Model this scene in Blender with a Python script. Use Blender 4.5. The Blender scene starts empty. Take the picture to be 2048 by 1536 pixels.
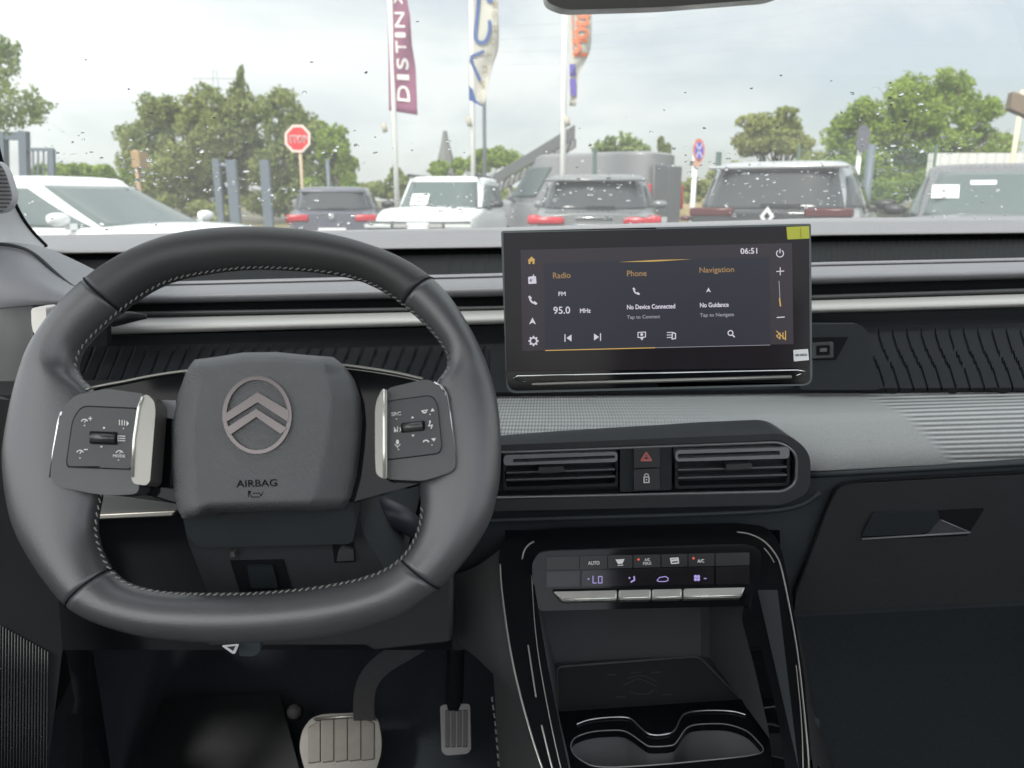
import bpy, bmesh, math, random
from math import sin, cos, pi, radians, sqrt, atan2, floor
from mathutils import Vector, Matrix, noise
from mathutils.geometry import tessellate_polygon
random.seed(7)
SC = bpy.context.scene
COL = SC.collection
# ------------------------------------------------------------------ camera geometry
F = 1538.0; T = radians(13.5); CAM = Vector((0, 0, 1.25))
FW = Vector((0, cos(T), -sin(T))); UP = Vector((0, sin(T), cos(T))); RT = Vector((1, 0, 0))
def ray(px, py):
    return FW + RT * ((px - 1024) / F) + UP * (-(py - 768) / F)
def P(px, py, Y):
    d = ray(px, py); return CAM + d * (Y / d.y)
def PZ(px, py, z):
    d = ray(px, py); return CAM + d * ((z - CAM.z) / d.z)
class Plane:
    def __init__(s, o, n): s.o = Vector(o); s.n = Vector(n).normalized()
    def __call__(s, px, py, off=0.0):
        d = ray(px, py); o = s.o + s.n * off
        return CAM + d * ((o - CAM).dot(s.n) / d.dot(s.n))
# ------------------------------------------------------------------ materials
def s2l(c): 
    c = c / 255.0
    return c / 12.92 if c <= 0.04045 else ((c + 0.055) / 1.055) ** 2.4
def rgb(r, g, b): return (s2l(r), s2l(g), s2l(b), 1)
MATS = {}
EXPO = 1.35
def mat(name, col, rough=0.5, metal=0.0, spec=0.5, var=0.08, vscale=30, bump=0.0, bscale=800, emit=None, coat=0.0, btype='noise', rvar=0.05, sheen=0):
    if name in MATS: return MATS[name]
    m = bpy.data.materials.new(name); m.use_nodes = True
    nt = m.node_tree; b = nt.nodes['Principled BSDF']; L = nt.links
    if len(col) == 3: col = (*col, 1)
    tc = nt.nodes.new('ShaderNodeTexCoord')
    nz = nt.nodes.new('ShaderNodeTexNoise'); nz.inputs['Scale'].default_value = vscale; nz.inputs['Detail'].default_value = 4
    L.new(tc.outputs['Object'], nz.inputs['Vector'])
    mx = nt.nodes.new('ShaderNodeMix'); mx.data_type = 'RGBA'
    mx.inputs[6].default_value = tuple(c * (1 - var) for c in col[:3]) + (1,)
    mx.inputs[7].default_value = tuple(min(1, c * (1 + var)) for c in col[:3]) + (1,)
    L.new(nz.outputs['Fac'], mx.inputs[0]); L.new(mx.outputs[2], b.inputs['Base Color'])
    mr = nt.nodes.new('ShaderNodeMapRange'); mr.inputs['To Min'].default_value = max(0.02, rough - rvar); mr.inputs['To Max'].default_value = min(1, rough + rvar)
    L.new(nz.outputs['Fac'], mr.inputs['Value']); L.new(mr.outputs[0], b.inputs['Roughness'])
    b.inputs['Metallic'].default_value = metal
    b.inputs['Specular IOR Level'].default_value = spec
    b.inputs['Coat Weight'].default_value = coat
    b.inputs['Coat Roughness'].default_value = 0.04
    if sheen: b.inputs['Sheen Weight'].default_value = sheen
    if emit:
        b.inputs['Emission Color'].default_value = (*emit[0][:3], 1); b.inputs['Emission Strength'].default_value = emit[1]
    if bump:
        if btype == 'noise':
            t = nt.nodes.new('ShaderNodeTexNoise'); t.inputs['Scale'].default_value = bscale; t.inputs['Detail'].default_value = 3; o = t.outputs['Fac']
            L.new(tc.outputs['Object'], t.inputs['Vector'])
        elif btype == 'voronoi':
            t = nt.nodes.new('ShaderNodeTexVoronoi'); t.inputs['Scale'].default_value = bscale; o = t.outputs['Distance']
            L.new(tc.outputs['Object'], t.inputs['Vector'])
        elif btype == 'wave':
            t = nt.nodes.new('ShaderNodeTexWave'); t.inputs['Scale'].default_value = bscale; t.bands_direction = 'DIAGONAL'; t.inputs['Distortion'].default_value = 1.2; t.inputs['Detail'].default_value = 2; o = t.outputs['Fac']
            L.new(tc.outputs['Object'], t.inputs['Vector'])
        bp = nt.nodes.new('ShaderNodeBump'); bp.inputs['Strength'].default_value = bump; bp.inputs['Distance'].default_value = 0.001 if btype != 'wave' else .0018
        L.new(o, bp.inputs['Height']); L.new(bp.outputs[0], b.inputs['Normal'])
    MATS[name] = m
    return m
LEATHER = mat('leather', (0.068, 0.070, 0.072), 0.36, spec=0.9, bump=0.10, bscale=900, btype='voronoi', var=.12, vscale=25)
LEATHER_SHADE = mat('leather_top_shade', (0.040, 0.040, 0.041), 0.46, spec=0.5, bump=0.08, bscale=900, btype='voronoi', var=.12, vscale=25)  # same leather for the top arc, its shade put into a darker colour
HUBM = mat('hub_plastic', (0.120, 0.124, 0.126), 0.5, spec=0.5, bump=0.4, bscale=300, btype='wave')
DARK = mat('dark_plastic', (0.018, 0.022, 0.024), 0.5, spec=0.3, bump=0.3, bscale=1800)
MID = mat('mid_plastic', (0.05, 0.053, 0.055), 0.5, spec=0.45, bump=0.3, bscale=1800)
PADM = mat('pad_plastic', (0.165, 0.165, 0.178), 0.42, spec=0.6, bump=0.2, bscale=2200)
TOPM = mat('top_pad_plastic', (0.20, 0.197, 0.205), 0.55, spec=0.5, bump=0.2, bscale=2200)
PILLM = mat('pillar_trim', (0.60, 0.60, 0.61), 0.7, bump=0.2, bscale=1500)
GLOSS = mat('piano_black', (0.006, 0.007, 0.008), 0.07, spec=0.2, rvar=0.01)
SILVER = mat('satin_silver', (0.30, 0.295, 0.27), 0.45, metal=0.85, var=0.02)
CHROME = mat('chrome', (0.85, 0.85, 0.85), 0.08, metal=1.0, var=0.0, rvar=0.02)
EMBL = mat('emblem_metal', (0.155, 0.14, 0.138), 0.3, metal=0.8, var=0.05)
LINEM = mat('bright_edge', (0.75, 0.75, 0.68), 0.25, metal=0.7, var=0.02)
BLACK = mat('black_void', (0.005, 0.006, 0.007), 0.8, spec=0.2)
CARPET = mat('carpet', (0.034, 0.040, 0.046), 0.95, spec=0.1, var=0.4, vscale=400, bump=0.6, bscale=900)
PEDALM = mat('pedal_metal', (0.10, 0.098, 0.09), 0.55, metal=0.3, var=0.35, vscale=60, bump=0.2, bscale=300)
RUBBER = mat('rubber', (0.03, 0.03, 0.03), 0.8)
MARK = mat('white_print', (0.75, 0.75, 0.72), 0.6, var=0.02)
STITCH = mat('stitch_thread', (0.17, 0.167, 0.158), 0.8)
TAGM = mat('tag_white', (0.8, 0.8, 0.8), 0.5)
YELL = mat('yellow_paper', (0.58, 0.60, 0.08), 0.7, var=0.04)
# ------------------------------------------------------------------ objects
ORG = {}
def tag(o, label=None, cat=None, group=None, kind=None):
    if label: o['label'] = label
    if cat: o['category'] = cat
    if group: o['group'] = group
    if kind: o['kind'] = kind
    return o
def empty(name, loc, rz=0.0):
    o = bpy.data.objects.new(name, None); COL.objects.link(o)
    o.location = loc; o.rotation_euler = (0, 0, rz); o.empty_display_size = 0.1
    ORG[o.name] = Vector(loc); return o
def mk(name, V, Fc, m, parent=None, smooth=False, local=False, bevel=0, bseg=2, subsurf=0, autosm=None):
    """mesh object; V in world coordinates unless local"""
    V = [Vector(v) for v in V]
    if local: org = Vector((0, 0, 0))
    elif parent is not None: org = ORG[parent.name]
    else:
        mn = Vector([min(v[i] for v in V) for i in range(3)]); mxx = Vector([max(v[i] for v in V) for i in range(3)])
        org = Vector(((mn.x + mxx.x) / 2, (mn.y + mxx.y) / 2, mn.z))
    me = bpy.data.meshes.new(name); me.from_pydata([v - org for v in V], [], [list(f) for f in Fc]); me.update()
    bm = bmesh.new(); bm.from_mesh(me); bmesh.ops.recalc_face_normals(bm, faces=bm.faces); bm.to_mesh(me); bm.free()
    o = bpy.data.objects.new(name, me); COL.objects.link(o)
    if parent is not None: o.parent = parent
    elif not local: o.location = org
    ORG[o.name] = org
    if m: me.materials.append(m)
    if bevel:
        b = o.modifiers.new('b', 'BEVEL'); b.width = bevel; b.segments = bseg; b.limit_method = 'ANGLE'; b.angle_limit = radians(35)
    if subsurf:
        s = o.modifiers.new('s', 'SUBSURF'); s.levels = subsurf; s.render_levels = subsurf
    if smooth or bevel or subsurf:
        for p in me.polygons: p.use_smooth = True
        if bevel or autosm:
            try: me.set_sharp_from_angle(angle=radians(autosm or 40))
            except Exception: pass
    return o
class MB:
    def __init__(s): s.v = []; s.f = []
    def add(s, V, Fc):
        n = len(s.v); s.v += [Vector(v) for v in V]; s.f += [[i + n for i in f] for f in Fc]; return s
    def box(s, c, d, R=None):
        V = [Vector((x * d[0] / 2, y * d[1] / 2, z * d[2] / 2)) for x in (-1, 1) for y in (-1, 1) for z in (-1, 1)]
        if R is not None: V = [R @ v for v in V]
        V = [v + Vector(c) for v in V]
        return s.add(V, [(0, 1, 3, 2), (4, 6, 7, 5), (0, 4, 5, 1), (2, 3, 7, 6), (0, 2, 6, 4), (1, 5, 7, 3)])
    def tube(s, pts, r, n=8, closed=False, cap=True):
        pts = [Vector(p) for p in pts]; R = r if isinstance(r, (list, tuple)) else [r] * len(pts)
        rings = []; prev = None
        for i, p in enumerate(pts):
            a = pts[i - 1] if (i > 0 or closed) else p; b = pts[(i + 1) % len(pts)] if (i < len(pts) - 1 or closed) else p
            t = (b - a).normalized()
            if prev is None:
                u = t.orthogonal().normalized()
            else:
                u = (prev - t * prev.dot(t)).normalized()
            prev = u; w = t.cross(u)
            rings.append([p + u * (R[i] * cos(2 * pi * k / n)) + w * (R[i] * sin(2 * pi * k / n)) for k in range(n)])
        return s.loft(rings, ringclosed=True, closed=closed, cap=cap)
    def loft(s, rings, ringclosed=True, closed=False, cap=False):
        n = len(rings[0]); V = [v for r in rings for v in r]; Fc = []
        m = len(rings)
        for i in range(m if closed else m - 1):
            j = (i + 1) % m
            for k in range(n if ringclosed else n - 1):
                l = (k + 1) % n
                Fc.append((i * n + k, i * n + l, j * n + l, j * n + k))
        if cap and ringclosed and not closed:
            Fc.append(tuple(range(n))); Fc.append(tuple((m - 1) * n + k for k in range(n)))
        return s.add(V, Fc)
    def prism(s, loop, vec, holes=()):
        """closed polygon loop (3D, planar) extruded along vec"""
        loops = [[Vector(p) for p in loop]] + [[Vector(p) for p in h] for h in holes]
        vec = Vector(vec); flat = [p for l in loops for p in l]; n = len(flat)
        tris = tessellate_polygon(loops)
        V = flat + [p + vec for p in flat]
        Fc = [tuple(t) for t in tris] + [tuple(i + n for i in t) for t in tris]
        b = 0
        for l in loops:
            k = len(l)
            for i in range(k):
                j = (i + 1) % k; Fc.append((b + i, b + j, b + j + n, b + i + n))
            b += k
        return s.add(V, Fc)
    def out(s, name, m, parent=None, **k): return mk(name, s.v, s.f, m, parent, **k)
def smoothpoly(pts, it=2, closed=True):
    """Chaikin corner cutting in pixel or 3d space"""
    pts = [tuple(p) for p in pts]
    for _ in range(it):
        q = []
        n = len(pts)
        for i in range(n if closed else n - 1):
            a = pts[i]; b = pts[(i + 1) % n]
            q.append(tuple(x * .75 + y * .25 for x, y in zip(a, b))); q.append(tuple(x * .25 + y * .75 for x, y in zip(a, b)))
        if not closed: q = [pts[0]] + q + [pts[-1]]
        pts = q
    return pts
def rounded(pts, r, n=5):
    """round the corners of a closed px polygon"""
    out = []; m = len(pts)
    rr = r if isinstance(r, (list, tuple)) else [r] * m
    for i in range(m):
        a = Vector(pts[i - 1]); b = Vector(pts[i]); c = Vector(pts[(i + 1) % m])
        d1 = (a - b); d2 = (c - b); q = min(rr[i], d1.length * .45, d2.length * .45)
        if q < 0.3: out.append((b.x, b.y)); continue
        p1 = b + d1.normalized() * q; p2 = b + d2.normalized() * q
        for k in range(n + 1):
            t = k / n; v = p1 * (1 - t) ** 2 + b * 2 * t * (1 - t) + p2 * t * t
            out.append((v.x, v.y))
    return out
def lerp(a, b, t): return a + (b - a) * t
def interp(tab, x):
    if x <= tab[0][0]: return tab[0][1]
    for (x0, y0), (x1, y1) in zip(tab, tab[1:]):
        if x <= x1: return lerp(y0, y1, (x - x0) / (x1 - x0) if x1 > x0 else 0)
    return tab[-1][1]
def plate(name, px, plane, off, thick, m, parent=None, holes=(), bevel=0, **k):
    """polygon traced in the picture, laid on a plane of the cabin, extruded away from the viewer"""
    lp = [plane(x, y, off) for x, y in px]
    hs = [[plane(x, y, off) for x, y in h] for h in holes]
    return MB().prism(lp, -plane.n * thick, hs).out(name, m, parent, bevel=bevel, autosm=30, **k)
def platemb(mb, px, plane, off, thick, holes=()):
    return mb.prism([plane(x, y, off) for x, y in px], -plane.n * thick, [[plane(x, y, off) for x, y in h] for h in holes])
XS = [-90, 100, 1000, 1640, 2140]
def ysAt(ys, x): return interp(list(zip(XS, ys)), x)
def band(name, prof, m, parent=None, x0=-90, x1=2140, n=60, depthfn=None, smooth=True, autosm=None):
    rings = []
    for Y, ys in prof:
        r = []
        for i in range(n + 1):
            x = lerp(x0, x1, i / n); y = ysAt(ys, x) if isinstance(ys, (list, tuple)) else ys
            yy = Y(x) if callable(Y) else Y
            if depthfn: yy += depthfn(x, y)
            r.append(P(x, y, yy))
        rings.append(r)
    return MB().loft(rings, ringclosed=False).out(name, m, parent, smooth=smooth, autosm=autosm)
_fonts = {}
def textgeo(s):
    if s in _fonts: return _fonts[s]
    cu = bpy.data.curves.new('t', 'FONT'); cu.body = s; cu.size = 1.0; cu.resolution_u = 3
    ob = bpy.data.objects.new('t', cu); COL.objects.link(ob)
    dg = bpy.context.evaluated_depsgraph_get(); me = bpy.data.meshes.new_from_object(ob.evaluated_get(dg))
    V = [v.co.copy() for v in me.vertices]; Fc = [tuple(p.vertices) for p in me.polygons]
    bpy.data.objects.remove(ob); bpy.data.curves.remove(cu); bpy.data.meshes.remove(me)
    x0 = min(v.x for v in V); x1 = max(v.x for v in V); y0 = min(v.y for v in V); y1 = max(v.y for v in V)
    r = ([( (v.x - x0) / max(1e-6, x1 - x0), (v.y - y0) / max(1e-6, y1 - y0)) for v in V], Fc)
    _fonts[s] = r; return r
def txt(mb, s, x, y, w, h, fn, slope=0.0, bold=0.0):
    """text in a px box: x,y = lower-left corner, w,h px; fn maps px to 3D"""
    V, Fc = textgeo(s)
    for dx, dy in ([(0, 0)] if not bold else [(0, 0), (bold, 0), (0, bold)]):
        k = 0.0
        pts = []
        for (u, v) in V:
            X = u * w + dx; Yv = v * h + dy
            pts.append(fn(x + X * cos(slope) - Yv * sin(slope), y - (X * sin(slope) + Yv * cos(slope))))
        mb.add(pts, Fc)
    return mb
def disc(mb, cx, cy, r, fn, n=16, ry=None, r_in=0, a0=0, a1=360):
    ry = ry or r; k = r_in / r if r else 0
    A = [radians(lerp(a0, a1, i / n)) for i in range(n + 1)]
    if r_in:
        o = [fn(cx + r * cos(a), cy - ry * sin(a)) for a in A]; i_ = [fn(cx + r * k * cos(a), cy - ry * k * sin(a)) for a in A]
        mb.loft([o, i_], ringclosed=False)
    else:
        mb.add([fn(cx + r * cos(a), cy - ry * sin(a)) for a in A[:-1]] if a1 - a0 == 360 else [fn(cx, cy)] + [fn(cx + r * cos(a), cy - ry * sin(a)) for a in A], [tuple(range(n if a1 - a0 == 360 else n + 2))])
    return mb
def poly(mb, pts, fn):
    L = [Vector((x, -y, 0)) for x, y in pts]; tr = tessellate_polygon([L])
    return mb.add([fn(x, y) for x, y in pts], [tuple(t) for t in tr])
def line(mb, pts, w, fn):
    """thick px polyline"""
    for (x0, y0), (x1, y1) in zip(pts, pts[1:]):
        d = Vector((x1 - x0, y1 - y0)); 
        if d.length < 1e-4: continue
        d.normalize(); nx, ny = -d.y * w / 2, d.x * w / 2; ex, ey = d.x * w * .25, d.y * w * .25
        mb.add([fn(x0 + nx - ex, y0 + ny - ey), fn(x0 - nx - ex, y0 - ny - ey), fn(x1 - nx + ex, y1 - ny + ey), fn(x1 + nx + ex, y1 + ny + ey)], [(0, 1, 2, 3)])
    return mb
# ================================================================== STEERING WHEEL
WP = Plane(P(505, 870, 0.54), (0, -0.91, 0.415))
sw = empty('steering_wheel', WP(505, 870, -0.02))
tag(sw, 'dark grey leather steering wheel with an oval chevron emblem on its hub', 'steering wheel')
OUT = [(7,928),(10,878),(30,779),(55,709),(90,654),(120,614),(174,560),(224,525),(279,495),(349,470),(423,460),(498,456),(573,459),(647,467),(722,485),(797,512),(862,552),(906,599),(946,664),(976,729),(996,803),(1003,878),(1001,953),(996,985),(984,1039),(946,1103),(896,1163),(847,1202),(797,1236),(697,1266),(598,1280),(498,1286),(398,1285),(299,1277),(224,1257),(174,1238),(139,1216),(100,1171),(60,1114),(30,1059),(15,1000)]
INN = [(152,738),(156,715),(164,698),(186,672),(214,647),(249,616),(299,582),(349,559),(423,545),(498,537),(573,539),(647,545),(712,557),(767,582),(822,624),(857,658),(886,694),(896,719),(893,742),(880,756),(862,780),(855,830),(850,890),(842,940),(838,970),(842,1010),(838,1050),(820,1093),(790,1126),(740,1152),(640,1173),(520,1184),(420,1186),(330,1184),(265,1171),(230,1149),(205,1110),(192,1060),(198,1020),(205,990),(205,940),(205,880),(205,820),(188,778),(164,762)]
def polyhit(poly_, cx, cy, a):
    dx, dy = cos(a), -sin(a); best = None
    n = len(poly_)
    for i in range(n):
        x0, y0 = poly_[i]; x1, y1 = poly_[(i + 1) % n]
        ex, ey = x1 - x0, y1 - y0; den = dx * ey - dy * ex
        if abs(den) < 1e-9: continue
        t = ((x0 - cx) * ey - (y0 - cy) * ex) / den; u = ((x0 - cx) * dy - (y0 - cy) * dx) / den
        if t > 0 and -1e-6 <= u <= 1 + 1e-6: best = t if best is None else max(best, t)
    return best
OUTS = smoothpoly(OUT, 2); INNS = smoothpoly(INN, 1)
WC = (505, 880)
def rimring(a, grow=0.0, n=28, bulge=0.0175):
    ro = polyhit(OUTS, *WC, a); ri = polyhit(INNS, *WC, a)
    o = WP(WC[0] + ro * cos(a), WC[1] - ro * sin(a)); i = WP(WC[0] + ri * cos(a), WC[1] - ri * sin(a))
    c = (o + i) / 2; h = (o - i) / 2; w = h.length; h = h.normalized()
    r = []
    for k in range(n):
        t = 2 * pi * k / n; ct, st = cos(t), sin(t); e = 1.0
        x = (abs(ct) ** e) * (1 if ct > 0 else -1); y = (abs(st) ** e) * (1 if st > 0 else -1)
        # grip is fuller on its outer side, flatter on its inner side
        th = bulge * (1.0 + 0.08 * x)
        r.append(c + h * (w + grow) * x + WP.n * (th + grow) * y)
    return r
A1 = atan2(WC[1] - 585, 203 - WC[0]); A2 = atan2(WC[1] - 582, 842 - WC[0])
A3 = atan2(WC[1] - 1180, 178 - WC[0]) ; A4 = atan2(WC[1] - 1148, 842 - WC[0])
def segangles(a, b, n): return [lerp(a, b, i / n) for i in range(n + 1)]
def rimseg(a, b, n, m):
    MB().loft([rimring(t) for t in segangles(a, b, n)], cap=True).out('rim_leather', m, sw, smooth=True)
rimseg(A2, A1, 70, LEATHER_SHADE)                       # top arc
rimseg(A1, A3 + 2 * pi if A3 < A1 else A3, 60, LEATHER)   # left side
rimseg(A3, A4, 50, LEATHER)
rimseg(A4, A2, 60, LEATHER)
for a in (A1, A2, A3, A4):
    smb = MB(); r = rimring(a, 0.0002, 40); smb.tube(r, 0.0005, 6, closed=True, cap=False)
    smb.out('rim_seam', BLACK, sw, smooth=True)
st = MB(); st2 = MB()
per = []
for i in range(900):
    a = 2 * pi * i / 900; ri = polyhit(INNS, *WC, a); per.append((a, WP(WC[0] + (ri + 3) * cos(a), WC[1] - (ri + 3) * sin(a), 0.0105)))
acc = 0; last = per[0][1]; lastp = None
for a, p in per[1:]:
    acc += (p - last).length; last = p
    py = 0
    if acc > 0.0042:
        acc = 0
        deg = math.degrees(a) % 360
        if 163 < deg < 194 or deg > 340 or deg < 12: lastp = None; continue
        if lastp is not None:
            d = (p - lastp); q = lastp + d * 0.12; w = d.cross(WP.n).normalized() * 0.0008
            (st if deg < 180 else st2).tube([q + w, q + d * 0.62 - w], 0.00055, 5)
        lastp = p
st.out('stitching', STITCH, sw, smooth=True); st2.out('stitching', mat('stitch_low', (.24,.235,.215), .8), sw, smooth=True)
# ---- hub pad
xLt = [(700,392),(717,391),(732,379),(747,371),(789,356),(846,343),(924,343),(990,348),(1020,356),(1040,366)]
xRt = [(700,660),(712,664),(732,689),(758,708),(794,720),(836,724),(885,721),(950,713),(997,700),(1023,672),(1040,650)]
def hubpt(s, t):
    yT = interp([(0,719),(.14,714),(.35,705),(.6,704),(.78,709),(1,714)], s); yB = interp([(0,1036),(.12,1034),(.2,1024),(.75,1020),(.85,1022),(1,1016)], s)
    y = lerp(yT, yB, t); return lerp(interp(xLt, y), interp(xRt, y), s), y
def hubh(s, t):
    rl = interp([(0,.02),(.15,.10),(1,.13)], t); rr = interp([(0,.93),(.12,.85),(1,.78)], t)
    base = 0.016
    if s < rl: h = lerp(base, 0.040, (s / rl) ** 0.8)
    elif s > rr: h = lerp(base, 0.040, ((1 - s) / (1 - rr)) ** 0.8)
    else:
        u = (s - rl) / (rr - rl); h = 0.040 + 0.002 * sin(pi * u)
    e = min(t / 0.05, (1 - t) / 0.07, 1); h = lerp(base - .004, h, sqrt(max(0, 1 - (1 - e) ** 2)))
    e = min(s / 0.03, (1 - s) / 0.03, 1); h -= 0.010 * (1 - sqrt(max(0, 1 - (1 - e) ** 2)))
    return h
NS, NT = 60, 60
rows = []
for j in range(NT + 1):
    t = j / NT; t = 0.5 - 0.5 * cos(pi * t) if 0 else t
    r = []
    for i in range(NS + 1):
        s = i / NS; x, y = hubpt(s, t); r.append(WP(x, y, hubh(s, t)))
    rows.append(r)
hb = MB(); hb.loft(rows, ringclosed=False)
bord = rows[0] + [r[-1] for r in rows[1:]] + rows[-1][-2::-1] + [r[0] for r in rows[-2:0:-1]]
cc = sum(bord, Vector()) / len(bord)
hb.loft([bord, [p - WP.n * 0.02 for p in bord], [cc + (p - cc) * .9 - WP.n * 0.05 for p in bord]])
hb.out('hub_pad', HUBM, sw, smooth=True, autosm=50)
# ---- emblem (oval with double chevron)
EO = 0.0435
em = empty('emblem', WP(514, 829, EO)); em.parent = sw; em.location = WP(514, 829, EO) - ORG[sw.name]
bpy.data.objects.remove(em)
e = MB()
ell = lambda rx, ry, n=72: [(514 + rx * cos(2 * pi * i / n), 830 - ry * sin(2 * pi * i / n)) for i in range(n)]
platemb(e, ell(69.5, 78), WP, EO, 0.004, holes=[ell(61, 70)])
def Z(x, y): return (340 + x / 3.84, 690 + y / 3.84)
for pts in ([Z(430,522),Z(672,362),Z(912,503),Z(905,590),Z(885,578),Z(672,440),Z(430,592)], [Z(425,640),Z(662,490),Z(900,640),Z(850,685),Z(662,553),Z(462,690)]):
    platemb(e, pts, WP, EO + 0.0004, 0.003)
emo = e.out('emblem', EMBL, sw, bevel=0.0004)
platemb(MB(), ell(68, 76), WP, EO - .0022, 0.004).out('emblem_base', HUBM, sw)
t = MB(); hp = lambda x, y: WP(x, y, 0.0421)
txt(t, 'AIRBAG', 473, 975, 81, 14, hp, slope=0.03, bold=.6)
line(t, [(497,982),(497,994)], 2.2, hp); disc(t, 499, 984, 3, hp); line(t, [(500,988),(503,994),(519,994)], 2, hp); line(t, [(506,987),(519,986),(522,992),(526,984)], 1.8, hp)
t.out('airbag_lettering', BLACK, sw)
# ---- spokes
sp = MB(); platemb(sp, [(186,778),(249,762),(368,744),(390,760),(390,1020),(300,992),(196,985),(190,900)], WP, 0.004, 0.016)
sp.out('spoke', GLOSS, sw, bevel=0.001); sp = MB()
platemb(sp, [(680,731),(692,733),(747,740),(841,758),(862,790),(856,930),(846,965),(700,1005),(680,960)], WP, 0.004, 0.016)
sp.out('spoke', GLOSS, sw, bevel=0.001)
tr = MB()
tr.tube([WP(x, y, 0.0065) for x, y in smoothpoly([(172,779),(189,774),(220,768),(249,763),(300,752),(368,742),(400,740)], 2, False)], 0.0011, 8); tr.out('spoke_trim', SILVER, sw, smooth=True); tr = MB()
tr.tube([WP(x, y, 0.0065) for x, y in smoothpoly([(670,729),(692,731),(747,738),(800,747),(846,758)], 2, False)], 0.0011, 8)
tr.tube([WP(x, y, 0.0065) for x, y in smoothpoly([(690,737),(747,744),(800,753),(840,762)], 2, False)], 0.0005, 8)
tr.out('spoke_trim', SILVER, sw, smooth=True)
plate('spoke_reflection', [(308,800),(352,801),(352,838),(322,834)], WP, 0.0095, 0.006, mat('reflection_grey', (0.2,0.2,0.21), 0.3), sw)  # grey plate standing in for a reflection on the gloss black spoke
# ---- control pods
def pod(outl, inset, paddle, ridge, roller, edge, kids):
    PO = 0.021
    body = rounded(outl, 14)
    p = plate('control_pod', body, WP, PO, 0.019, mat('pod_plastic', (0.075,0.077,0.08), 0.42, bump=.15), sw, bevel=0.0035, bseg=4)
    gap = rounded(inset, 14)
    c = (sum(x for x, y in gap) / len(gap), sum(y for x, y in gap) / len(gap))
    big = [(c[0] + (x - c[0]) * 1.035, c[1] + (y - c[1]) * 1.035) for x, y in gap]
    plate('button_gap', big, WP, PO + 0.0004, 0.001, BLACK, sw)
    bp = plate('button_plate', gap, WP, PO + 0.0022, 0.0025, mat('button_plastic', (0.060,0.062,0.066), 0.5, bump=.1), sw, bevel=0.0007)
    # paddle: ridged bar standing proud
    m = MB(); n = len(paddle)
    pd = rounded(paddle, 7)
    plate('silver_paddle', pd, WP, PO + 0.0075, 0.018, SILVER, sw, bevel=0.003, bseg=4)
    tmb = MB(); tmb.tube([WP(x, y, PO + 0.0078) for x, y in ridge], 0.0011, 8); tmb.out('paddle_edge', LINEM, sw, smooth=True)
    tmb = MB(); tmb.tube([WP(x, y, 0.017) for x, y in edge], 0.0014, 8); tmb.out('pod_trim', CHROME, sw, smooth=True)
    x0, y0, x1, y1, sl = roller
    plate('roller_well', rounded([(x0-5, y0-4), (x1+5, y0-4-sl), (x1+5, y1+4-sl), (x0-5, y1+4)], 4), WP, PO + 0.0026, 0.002, BLACK, sw)
    ym = (y0 + y1) / 2
    r = MB(); r.tube([WP(x0, ym, PO + 0.004), WP(x1, ym - sl, PO + 0.004)], 0.0032, 16); r.out('roller', mat('roller_plastic', (0.05,0.05,0.05), 0.25, spec=.7), sw, smooth=True)
    im = MB(); kids(im, lambda x, y: WP(x, y, PO + 0.0027)); im.out('button_icon', MARK, sw)
ZL = lambda x, y: (80 + x / 4.5175, 680 + y / 4.5175)
def iconsL(m, f):
    def gauge(x, y, plus):
        disc(m, x, y, 7.5, f, 10, r_in=5.6, a0=20, a1=160); line(m, [(x, y), (x + 3, y - 5)], 1.6, f)
        line(m, [(x+8,y-8),(x+15,y-8)], 1.8, f)
        if plus: line(m, [(x+11.5,y-11.5),(x+11.5,y-4.5)], 1.8, f)
    gauge(169, 845, True); gauge(160, 907, False)
    for i in range(3): line(m, [(239+i*5, 840+i*.4), (239+i*5, 850+i*.4)], 1.8, f)
    poly(m, [(253,841),(258,847),(253,852)], f)
    for i in range(3): line(m, [(238, 872+i*4.5), (250, 872.5+i*4.5)], 2, f)
    line(m, [(236,871),(236,883)], 1.6, f)
    disc(m, 239, 908, 8, f, 10, r_in=6, a0=15, a1=165); line(m, [(239,907),(243,902)], 1.5, f)
    txt(m, 'MODE', 226, 914.5, 24, 5.5, f, slope=-.03, bold=.5)
    poly(m, [(205,857),(211,857),(208,853)], f); poly(m, [(200,892),(206,892),(203,896)], f)
    for x, y in ((169,851),(247,857),(160,916),(237,920)): disc(m, x, y, 1.3, f, 8)
pod([(150,790),(213,777),(286,787),(288,800),(277,988),(225,991),(191,988),(113,973),(100,955),(104,912),(118,839),(129,813)],
    [(164,813),(278,818),(266,938),(136,933),(134,922),(146,839)],
    [(286,791),(295,789),(309,803),(311,822),(305,901),(300,963),(292,971),(268,968),(262,957),(268,879),(276,813)],
    [ZL(925,515),ZL(890,620),ZL(850,900),ZL(832,1240)], (184, 866, 230, 884, -2), [ZL(195,650),ZL(170,760),ZL(130,1000),ZL(98,1240)], iconsL)
ZR = lambda x, y: (680 + x / 5.121, 720 + y / 5.121)
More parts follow.
